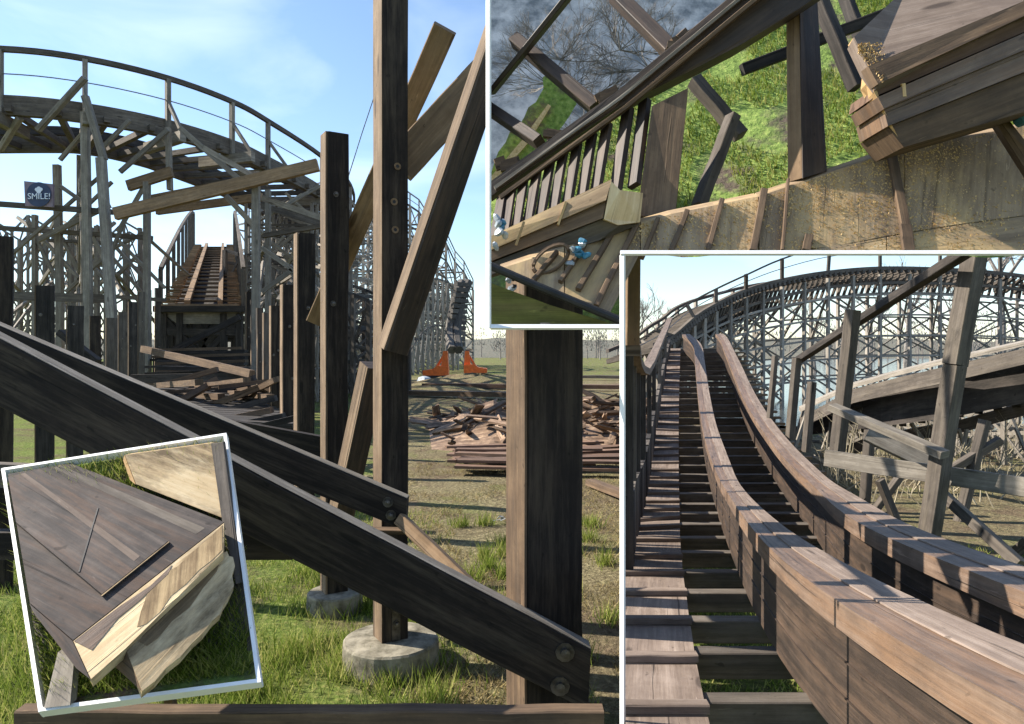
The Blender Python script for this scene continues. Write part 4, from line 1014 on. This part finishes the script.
# shrubby twigs over the pond
for k, (x, y, lab) in enumerate(((560, 20, 'dense bare shrub between the two upper outriggers'), (620, 10, 'bare shrub right of the topmost outrigger over the pond'), (600, 100, 'low bare shrub beside the middle outrigger over the pond'), (548, 44, 'bare grey shrub at the top left of the upper panel'), (590, 62, 'bare grey shrub reflected in the pond in the upper panel'), (650, 30, 'bare grey shrub next to the rail in the upper panel'))):
    mm = MB(); c = W(x, y + 40, 6.4)
    def tw(p_, dr, L, r, lv):
        q_ = p_ + dr * L; mm.tube([p_, lerp(p_, q_, .5) + V((R(-1, 1), 0, R(-1, 1))) * L * .08, q_], r, 3, r * .5)
        if lv < 4:
            for _ in range(3): tw(lerp(p_, q_, R(.4, 1)), (dr + V((R(-1, 1), R(-.2, .2), R(-.5, .9))) * .8).normalized(), L * .68, r * .6, lv + 1)
    for j in range(11): tw(c, V((R(-1, 1), R(-.1, .1), R(-.2, 1))).normalized(), .26, .006, 0)
    sh_ = mm.build('bare_shrub', M['twig']); trim_left(sh_, 491.5)
    tag(sh_, lab, 'shrub', 'shrubs in the upper panel')

def ddk(y): return 2.86 - (y - 125) / 205 * .5
deck = thing('sawn_deck', W(760, 260, 2.5), 'sawdust-strewn boarded deck across the bottom of the upper right panel', 'deck')
def up_edge(x): return pl([(491, 272), (560, 249), (608, 232), (671, 214), (760, 196), (904, 147), (1024, 126), (1080, 116)], x)
def lo_edge(x): return pl([(491, 262), (547, 288), (619, 322), (640, 335), (1080, 335)], x)
seam1 = lambda x: pl([(491, 285), (619, 300), (760, 260), (929, 228), (1080, 208)], x)
def dboard(xs, f0, f1, name):
    top = [W(x, f0(x), ddk(f0(x))) for x in xs]; bot = [W(x, f1(x), ddk(f1(x))) for x in xs[::-1]]
    mm = MB(); mm.prism(top + bot, V((0, .05, .022))); return mm.build(name, M['dusty'], deck)
dboard([565, 608, 640], up_edge, lambda x: min(lo_edge(x), 326 if x < 622 else 253), 'board')
dboard([500, 540, 564], up_edge, lambda x: min(max(lo_edge(x) , up_edge(x) + 2), 326), 'board')
dboard([641, 671, 715, 758], up_edge, lambda x: 253, 'board'); dboard([759.5, 830, 904], up_edge, lambda x: min(253, seam1(x)), 'board'); dboard([905, 960, 1024, 1080], up_edge, seam1, 'board')
dboard([790, 835, 886], lambda x: seam1(x) + 1.5, lambda x: 253, 'board'); dboard([887.5, 960, 1080], lambda x: seam1(x) + 1.5, lambda x: 253, 'board')
ckb = Many(deck, 'cleat', M['brown'])
for (a, b, w) in (((637, 224), (596, 306), 5), ((658, 219), (642, 258), 4), ((687, 211), (671, 251), 5), ((722, 200), (708, 251), 5), ((764, 190), (753, 251), 7), ((788, 180), (782, 251), 3), ((891, 152), (905, 226), 9), ((905, 226), (909, 252), 11), ((613, 231), (578, 290), 5), ((585, 244), (560, 282), 4), ((809, 236), (806, 251), 8), ((557, 252), (532, 282), 4)):
    p_, q_ = W(a[0], a[1], ddk(a[1]) - .012), W(b[0], b[1], ddk(b[1]) - .012)
    ckb.beam(p_, q_, w * 2.6 / F, .02, up=V((0, -.75, .66)), ch=.002, seg=4, jit=.0015)
ckb.done()
mm = MB()
for _ in range(16000):
    x = R(630, 1040); y0 = up_edge(x) + 2; y = y0 + (255 - y0) * random.random() ** 1.2
    k = math.exp(-((x - 905 - (y - 150) * .2) / 48) ** 2) + .6 * math.exp(-((x - 830) / 60) ** 2) * (1 if y < 215 else .3) + .25
    if random.random() > k * (.4 + 1.2 * max(0, mnoise.noise(V((x * .035, y * .06, 2))) + .35)): continue
    c = W(x, y, ddk(y) - .004); s = R(.0015, .006)
    mm.tri(c + V((R(-s, s), R(-s, s), R(-s, s))), c + V((s, 0, R(-s, s))), c + V((R(-s, s), -.002, s)))
tag(mm.build('sawdust', M['sawdust']), kind='stuff')
# blocks and rail of the panel
def pp(poly, d): return [W(x, y, d if not isinstance(d, list) else d[i]) for i, (x, y) in enumerate(poly)]
bl = thing('laminated_block', W(600, 224, 2.5), 'sawn laminated timber length lying on the deck in the upper panel', 'timber')
part(bl, 'side_lamination', M['dusty'], lambda m: m.prism(pp([(491, 236), (612, 179), (606, 200), (491, 250)], [2.62, 2.5, 2.49, 2.62]), V((.0, .12, -.0))))
part(bl, 'side_lamination', M['brown'], lambda m: m.prism(pp([(491, 251), (606, 201), (603, 218), (491, 261)], [2.63, 2.505, 2.505, 2.63]), V((0, .12, 0))))
part(bl, 'sawn_end', M['sawnend'], lambda m: m.prism(pp([(611, 181), (620, 190), (643, 193), (640, 222), (618, 225), (604, 219)], [2.497, 2.5, 2.58, 2.58, 2.52, 2.498]), V((0, .1, 0))))
part(bl, 'lower_board', M['grey'], lambda m: m.prism(pp([(491, 263), (603, 219), (618, 226), (640, 224), (600, 240), (491, 275)], [2.64, 2.52, 2.53, 2.59, 2.55, 2.64]), V((0, .1, 0))))
for x, y in ((566, 203), (524, 223)):
    part(bl, 'strap_mark', M['sawn'], lambda m: m.beam(W(x, y - 1, 2.545), W(x - 8, y + 22, 2.545), .008, .02, up=-Y))
rl = thing('laminated_rail', W(640, 110, 3.0), 'long brown laminated rail slanting up across the upper panel', 'rail')
def drl(x): return 3.1 - (x - 491) / 310 * .35
top_l = [(491, 181), (554, 136), (617, 91), (671, 46), (726, 0), (770, -36)]; bot_l = [(491, 196), (554, 152), (614, 110), (680, 76), (742, 44), (800, 8), (850, -26)]
part(rl, 'side_board', M['rail'], lambda m: m.prism([W(x, y, drl(x)) for x, y in top_l] + [W(x, y, drl(x)) for x, y in bot_l[::-1]], Y * .12))
def off(l, k): return [(x + k * .55, y + k) for x, y in l]
part(rl, 'running_strip', M['silver'], lambda m: m.prism([W(x, y, drl(x) - .03) for x, y in off(top_l, 5)] + [W(x, y, drl(x) - .03) for x, y in off(top_l, 8)[::-1]], Y * .03))
part(rl, 'top_board', M['brown'], lambda m: m.prism([W(x, y, drl(x) - .05) for x, y in off(top_l, 14)] + [W(x, y, drl(x) - .05) for x, y in off(top_l, 17.5)[::-1]], Y * .05))
sl2 = Many(rl, 'strut', M['rail'])
for x0, y0, x1, y1, w in ((628, 124, 614, 196, 9), (607, 140, 594, 196, 7), (592, 150, 580, 202, 6), (577, 160, 566, 206, 6), (563, 169, 552, 212, 5), (550, 178, 539, 217, 5), (537, 186, 527, 222, 5), (524, 194, 515, 227, 4), (512, 202, 504, 232, 4), (502, 208, 494, 236, 4), (645, 116, 634, 180, 9)):
    sl2.beam(W(x0, y0 - 14, drl(x0) + .03), W(x1, y1 + 6, 2.78), w * 2.0 / F, .05, up=face_dir(30))
sl2.done()
mm = MB(); mm.prism(pp([(652, 106), (688, 88), (675, 216), (637, 216)], [2.86, 2.86, 2.74, 2.74]), V((.02, .09, 0)))
tag(mm.build('support_board', M['brown']), 'broad brown upright board under the slanting rail in the upper panel', 'board')
p_ = thing('sawn_post', W(806, 180, 2.84), 'two-tone upright post between the rail and deck in the upper panel', 'post')
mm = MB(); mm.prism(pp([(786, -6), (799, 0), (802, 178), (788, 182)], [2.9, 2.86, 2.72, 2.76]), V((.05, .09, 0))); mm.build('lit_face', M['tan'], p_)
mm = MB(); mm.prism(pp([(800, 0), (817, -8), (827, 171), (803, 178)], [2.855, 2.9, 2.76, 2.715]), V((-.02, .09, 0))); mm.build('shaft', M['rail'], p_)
for a, b, w, d, lab in (((742, 70), (920, 1), 11, 3.4, 'dark horizontal beam behind the two-tone post in the upper panel'), ((818, -4), (856, 88), 11, 3.2, 'dark short strut hanging right of the two-tone post in the upper panel'), ((845, -4), (862, 40), 8, 3.5, 'small dark strut under the laminated stack in the upper panel'),
                        ((694, 80), (741, 136), 12, 3.3, 'brown strut slanting down right below the rail in the upper panel'), ((733, 116), (699, 206), 10, 3.05, 'brown leg standing on the deck edge in the upper panel')):
    mm = MB(); mm.beam(W(a[0], a[1], d), W(b[0], b[1], d - .08), w * d / F, .06, up=face_dir(20), ch=.003, seg=4, jit=.002)
    tag(mm.build('strut', M['black'] if 'dark' in lab else M['grey']), lab, 'strut')
for a, b, w, lab in (((491, 93), (569, -4), 5, 'thin dark pole at the top left corner of the upper panel'), ((515, 40), (596, 108), 12, 'middle dark timber sticking out over the pond'), ((491, 110), (540, 143), 10, 'lowest dark timber sticking out over the pond'), ((614, -6), (672, 52), 14, 'topmost dark timber sticking out over the pond')):
    mm = MB(); mm.beam(W(a[0], a[1], 3.6), W(b[0], b[1], 3.3), w * 3.45 / F, .07, up=-Y, ch=.003)
    tag(mm.build('outrigger', M['rail']), lab, 'timber')
for x, y, lab in ((543, 136, 'splintered block on the lowest timber over the pond'), (600, 100, 'splintered block on the middle timber over the pond'), (672, 44, 'splintered block on the topmost timber over the pond'), (500, 166, 'splintered block at the left end of the slanting rail')):
    mm = MB()
    for k in range(4):
        c = W(x + R(-6, 6), y + R(-5, 5), 3.25); mm.beam(c, c + V((R(.04, .1), R(-.02, .02), R(-.02, .06))), R(.02, .04), .03)
    tag(mm.build('splintered_block', M['brown']), lab, 'timber')
# big stack at the corner
st = thing('laminated_stack', W(900, 147, 2.5), 'thick stack of laminated boards with a ragged sawn end in the upper right corner', 'timber')
def sk(name, poly, d, mat, ext): 
    mm = MB(); mm.prism(pp(poly, d), ext); return mm.build(name, mat, st)
sk('top_board', [(854, 37), (908, -14), (1080, -34), (1080, 0), (1024, 14), (880, 82), (868, 66)], [2.5, 2.72, 2.75, 2.5, 2.48, 2.42, 2.45], M['red'], V((0, .05, -.02)))
sk('lip_board', [(868, 66), (1024, 1), (1080, -22), (1080, -4), (1024, 16), (878, 84)], [2.44, 2.44, 2.44, 2.42, 2.42, 2.42], M['brown'], V((0, .05, 0)))
sk('lamination', [(878, 85), (1024, 17), (1080, -6), (1080, 14), (1024, 32), (876, 96)], [2.47, 2.47, 2.47, 2.47, 2.47, 2.47], M['plankred'], V((0, .2, 0)))
sk('lamination', [(878, 97), (1024, 33), (1080, 15), (1080, 32), (1024, 50), (884, 109)], [2.455] * 6, M['railtop'], V((0, .2, 0)))
sk('lamination', [(884, 110), (1024, 51), (1080, 33), (1080, 52), (1024, 72), (888, 126)], [2.475] * 6, M['railtop'], V((0, .2, 0)))
sk('lamination', [(888, 127), (1024, 73), (1080, 53), (1080, 94), (1024, 112), (904, 147)], [2.49] * 6, M['brown'], V((0, .2, 0)))
sk('sawn_end', [(853, 38), (868, 64), (866, 84), (876, 98), (886, 127), (903, 147), (893, 127), (883, 108), (874, 92), (870, 68)], [2.52, 2.46, 2.5, 2.5, 2.5, 2.5, 2.48, 2.47, 2.46, 2.44], M['sawn'], V((.01, .06, 0)))
part(st, 'dowel', M['sawn'], lambda m: m.tube([W(903, 84, 2.46), W(904, 97, 2.46)], .008, 8))
mm = MB()
for _ in range(900):
    t = random.random(); x = 858 + 26 * random.random() ** 2 + 20 * t * 0; y = R(44, 82) 
    if y < 37 + (x - 854) * .2 or y > 66 + (x - 868) * 1.2: continue
    c = W(x, y, 2.5 - (y - 37) * .0018); mm.tri(c, c + V((R(-.006, .006), -.004, R(-.006, .006))), c + V((R(-.006, .006), -.006, R(-.006, .006))))
tag(mm.build('sawdust', M['sawdust']), kind='stuff')
mm = MB(); mm.prism(pp([(994, 120), (1006, 116), (1040, 160), (1040, 192)], [2.7, 2.7, 2.62, 2.62]), V((0, .03, 0)))
tag(mm.build('board_end', M['brown']), 'short board end leaning at the right edge of the deck in the upper panel', 'board')
mm = MB(); mm.lathe(W(1016, 124, 2.68), V((.4, -.6, .3)), [(.02, 0), (.03, .03), (.022, .06), (.003, .07)], 8, wob=.25)
tag(mm.build('plastic_scrap', M['blueplastic']), 'blue plastic scrap at the right edge above the deck', 'litter')
# pole, mossy beam, rope, plastic
mm = MB(); mm.tube([W(491, 266, 2.4), W(530, 283, 2.385), W(580, 304, 2.37), W(621, 321, 2.36)], .014, 10)
tag(mm.build('dark_pole', M['rubber']), 'thin black pole crossing the lower left corner of the upper panel', 'pole')
mm = MB(); mm.prism(pp([(491, 283), (550, 305), (606, 322), (621, 325.5), (491, 325.5)], [2.4] * 5), Y * .05)
tag(mm.build('mossy_beam', M['mossy']), 'olive mossy beam end in the lower left corner of the upper panel', 'beam')
mm = MB()
for r, s in ((1, 0), (.93, .006)):
    mm.tube([W(551 + 18 * r * math.cos(t) - 3 * math.sin(t), 259 + 14 * r * math.sin(t) - 6 * r * math.cos(t), 2.5 - s) for t in [k / 20 * 6.2832 for k in range(21)]], .0055, 6)
tag(mm.build('rope_coil', M['brown']), 'loop of brown rope lying on the deck under the sawn block', 'rope')
def scrap(c, n, mats, label):
    mm = MB()
    for k in range(n):
        q = c + V((R(-.02, .02), R(-.01, .01), R(-.045, .045))); mm.lathe(q, V((R(-1, 1), R(-1, 1), R(-1, 1))), [(.006, 0), (.012, .008), (.009, .026), (.002, .034)], 7, mi=k % len(mats), wob=.35)
    tag(mm.build('plastic_bag', [M[q] for q in mats]), label, 'bag')
scrap(W(578, 250, 2.5), 9, ['blueplastic', 'blueplastic', 'paleplastic'], 'crumpled blue plastic bag beside the rope loop on the deck')
scrap(W(499, 232, 2.48), 7, ['paleplastic', 'blueplastic', 'paleplastic'], 'crumpled pale plastic bag at the left edge of the upper panel')
scrap(W(505, 280, 2.45), 4, ['rubber', 'plaincolour' if False else 'paleplastic'], 'dark strap and buckle scrap near the black pole')

# ================================================================== tilted tray, lower left: sawn block on turf
tq = [(5, 472), (226, 437), (260, 683), (43, 712)]
def tdp(x, y): return 1.92 + (712 - y) / 276 * .74      # tray bed leans away upwards
def T(x, y, k=0.0): return W(x, y, tdp(x, y) - k)
tray = thing('display_frame', W(150, 690, 2.0), 'tilted white-edged display tray at lower left holding the sawn timber block', 'frame')
for i in range(4):
    a, b = tq[i], tq[(i + 1) % 4]
    mm = MB(); A, B = T(*a, .01), T(*b, .01); ext = (B - A).normalized() * .005; mm.beam(A - ext, B + ext, 3.6 * 2.2 / F, .03, up=(T(43, 712) - T(5, 472)).cross(T(226, 437) - T(5, 472)).normalized()); mm.build('edge_bar', M['white'], tray)
mm = MB(); mm.prism([T(x, y, -.03) for x, y in tq], V((0, .015, 0))); mm.build('backboard', M['grey'], tray)
part(tray, 'prop', M['brown'], lambda m: m.beam(T(140, 560, -.05), V((W(140, 560, 2.4).x, 2.75, 0)), .03, .03))
def q4(u, v): a = (lerp(tq[0][0], tq[1][0], u), lerp(tq[0][1], tq[1][1], u)); b = (lerp(tq[3][0], tq[2][0], u), lerp(tq[3][1], tq[2][1], u)); return lerp(a[0], b[0], v), lerp(a[1], b[1], v)
rows_ = [[T(*q4(.008 + .984 * i / 20, .008 + .984 * j / 20), -.012) for i in range(21)] for j in range(21)]
tag(bank('w', rows_, M['turf'], '', '', .006).build('tray_turf', M['turf'], None, True), kind='structure')
def tp_():
    u, v = random.random(), random.random(); x, y = q4(.02 + .95 * u, .03 + .93 * v)
    return T(x, y, -.01)
upv = V((.05, -.45, .9)).normalized()
tag(blades(tp_, 20000, .02, .065, .0017, up=upv, lean=.8).build('grass', M['grass']), kind='stuff')
blk = thing('sawn_block', T(120, 640, .05), 'large grimy laminated timber block with a pale sawn end on the tilted tray', 'timber')
def S(name, pts, mat, ext, par=None, **k):
    mm = MB(); mm.prism([p_ if isinstance(p_, V) else T(*p_) for p_ in pts], ext, **k); return mm.build(name, mat, par or blk)
CAM = V((0, 0, EYE))
class Pl:                             # a flat face of the block: where sight lines meet it
    def __init__(s, a, b, c):
        s.a = a; s.n = (b - a).cross(c - a).normalized()
        if s.n.dot(CAM - a) < 0: s.n = -s.n
    def at(s, x, y, o=0.0):
        r = W(x, y, 1.0) - CAM; return CAM + r * ((s.a + s.n * o - CAM).dot(s.n) / r.dot(s.n))
    def poly(s, pts, o=0.0): return [s.at(x, y, o) for x, y in pts]
A_, B_, C_ = T(73, 640, .22), T(224, 522, .13), T(70, 463, .02)
top_ = Pl(A_, B_, C_); end_ = Pl(A_, B_, T(91, 679, .20)); low_p = Pl(T(126, 649, .19), T(223, 553, .115), T(142, 691, .15)); side_ = Pl(A_, T(91, 679, .20), top_.at(30, 604))
S('top_face', top_.poly([(8, 474), (70, 463), (224, 522), (73, 640), (30, 603)]), M['block'], -top_.n * .03)
S('side_face', side_.poly([(29.5, 604), (72.5, 641), (90, 679), (76, 668), (33, 612)]), M['block'], -side_.n * .02)
S('sawn_end', end_.poly([(73.5, 641), (224, 523), (223, 552), (126, 648), (91, 679)]), M['sawnend'], -end_.n * .03)
S('end_stain', end_.poly([(74, 641), (120, 606), (150, 586), (172, 565), (168, 574), (140, 600), (118, 618), (92, 650)], .0015), M['railtop'], -end_.n * .001)
S('dark_stain', end_.poly([(149, 589), (163, 574), (178, 566), (191, 553), (207, 540), (222.5, 525), (222, 550), (212, 560), (199, 570), (186, 584), (171, 596), (160, 612), (146, 624), (137, 627), (141, 611)], .001), M['stain'], -end_.n * .0008)
S('dark_stain', low_p.poly([(139, 641), (152, 625), (168, 612), (180, 596), (199, 577), (221, 556), (217, 571), (203, 588), (190, 607), (172, 621), (158, 638), (147, 646)], .001), M['stain'], -low_p.n * .0008)
S('lower_end', low_p.poly([(126, 649), (223, 553), (227, 551), (229, 556), (233, 557), (235, 566), (232, 575), (234, 585), (229, 596), (224, 604), (220, 614), (212, 621), (203, 633), (192, 643), (181, 656), (166, 668), (155, 681), (142, 691)]), M['sawnend'], -low_p.n * .03)
S('lower_side', [(112, 664, .13), (125.5, 649.5, .188), (141.5, 691, .148)], M['brown'], V((.0, .05, 0)))
tb_ = S('raised_board', top_.poly([(8, 477), (40, 469), (168, 541), (102, 594), (16, 522)], .010), M['block'], -top_.n * .010)
S('pale_edge', [top_.at(101, 595.5, .0095), top_.at(168.5, 541.5, .0095), top_.at(168.5, 541.5, .0), top_.at(101, 595.5, .0)], M['sawnend'], (B_ - C_).normalized() * .004, tb_)
S('worn_strip', top_.poly([(20, 474), (25, 473), (140, 556), (134, 561)], .0104), M['red'], -top_.n * .001, tb_)
S('worn_strip', top_.poly([(52, 468), (60, 465), (205, 528), (196, 534)], .0005), M['grey'], -top_.n * .001)
mm = MB(); mm.beam(top_.at(98, 508, .011), top_.at(79, 572, .011), .004, .002, up=top_.n); mm.build('crack', M['rubber'], tb_)
b2 = thing('sawn_block', T(180, 470, .05), 'smaller sawn block with smooth brown face behind the big one on the tray', 'timber')
S('sawn_face', [(125, 455, .06), (211, 443, .05), (223, 518, .07), (136, 484, .075)], M['sawnend'], V((0, .06, 0)), b2)
S('edge_face', [(124.5, 455, .058), (135.5, 484.5, .072), (130, 480, .05), (123, 460, .045)], M['sawn'], V((0, .04, 0)), b2)
mm = MB(); mm.prism([T(x, y, q) for x, y, q in ((211, 444, .07), (223, 442, .07), (242, 582, .06), (236, 584, .06), (222, 520, .075))], V((0, .02, 0)))
tag(mm.build('leaning_slat', M['grey']), 'grey slat standing at the right edge of the tilted tray', 'slat')
mm = MB(); mm.prism([T(x, y, q) for x, y, q in ((58, 652, .05), (74, 660, .06), (70, 705, .04), (44, 708, .03))], V((0, .03, 0)))
tag(mm.build('offcut', M['silver']), 'grey timber offcut in the lower left corner of the tilted tray', 'timber')

# ------------------------------------------------------------------ light, sky, camera
AZ, EL = -78.0, 38.0
w = bpy.data.worlds.new('World'); sc.world = w; w.use_nodes = True
t = w.node_tree; bg = t.nodes['Background']; L = t.links.new
sky = t.nodes.new('ShaderNodeTexSky'); sky.sky_type = 'NISHITA'; sky.sun_disc = False
sky.sun_elevation = math.radians(EL); sky.sun_rotation = math.radians(AZ); sky.air_density = 1.0; sky.dust_density = .3; sky.ozone_density = 2.5
tc = t.nodes.new('ShaderNodeTexCoord'); mp = t.nodes.new('ShaderNodeMapping'); mp.inputs['Scale'].default_value = (1.6, 1.6, 4.5)
L(tc.outputs['Generated'], mp.inputs[0])
nz = t.nodes.new('ShaderNodeTexNoise'); nz.inputs['Scale'].default_value = 1.5; nz.inputs['Detail'].default_value = 7; nz.inputs['Distortion'].default_value = .6
L(mp.outputs[0], nz.inputs[0])
cf = ramp(t, [(.50, 0.0), (.80, .3)], nz.outputs[0])
L(mixc(t, cf.outputs[0], sky.outputs[0], (9.0, 9.4, 10.0)), bg.inputs[0])
bg.inputs[1].default_value = .085
sd = bpy.data.lights.new('sun', 'SUN'); sd.energy = 4.1; sd.angle = math.radians(.5); sd.color = (1, .91, .79)
so = bpy.data.objects.new('sun', sd); C.objects.link(so)
a, e = math.radians(AZ), math.radians(EL); dirv = V((math.sin(a) * math.cos(e), math.cos(a) * math.cos(e), math.sin(e)))
so.rotation_euler = dirv.to_track_quat('Z', 'Y').to_euler(); so.location = dirv * 50
cam = bpy.data.cameras.new('camera'); cam.sensor_width = 36; cam.lens = F / 1024 * 36; cam.shift_y = -(362 - HY) / 1024; cam.clip_end = 2000; cam.clip_start = .05
co = bpy.data.objects.new('camera', cam); C.objects.link(co); co.location = (0, 0, EYE); co.rotation_euler = (math.pi / 2, 0, 0); sc.camera = co
sc.view_settings.view_transform = 'Standard'; sc.view_settings.look = 'None'; sc.view_settings.gamma = 1; sc.view_settings.use_curve_mapping = False
sc.view_settings.exposure = 1.5
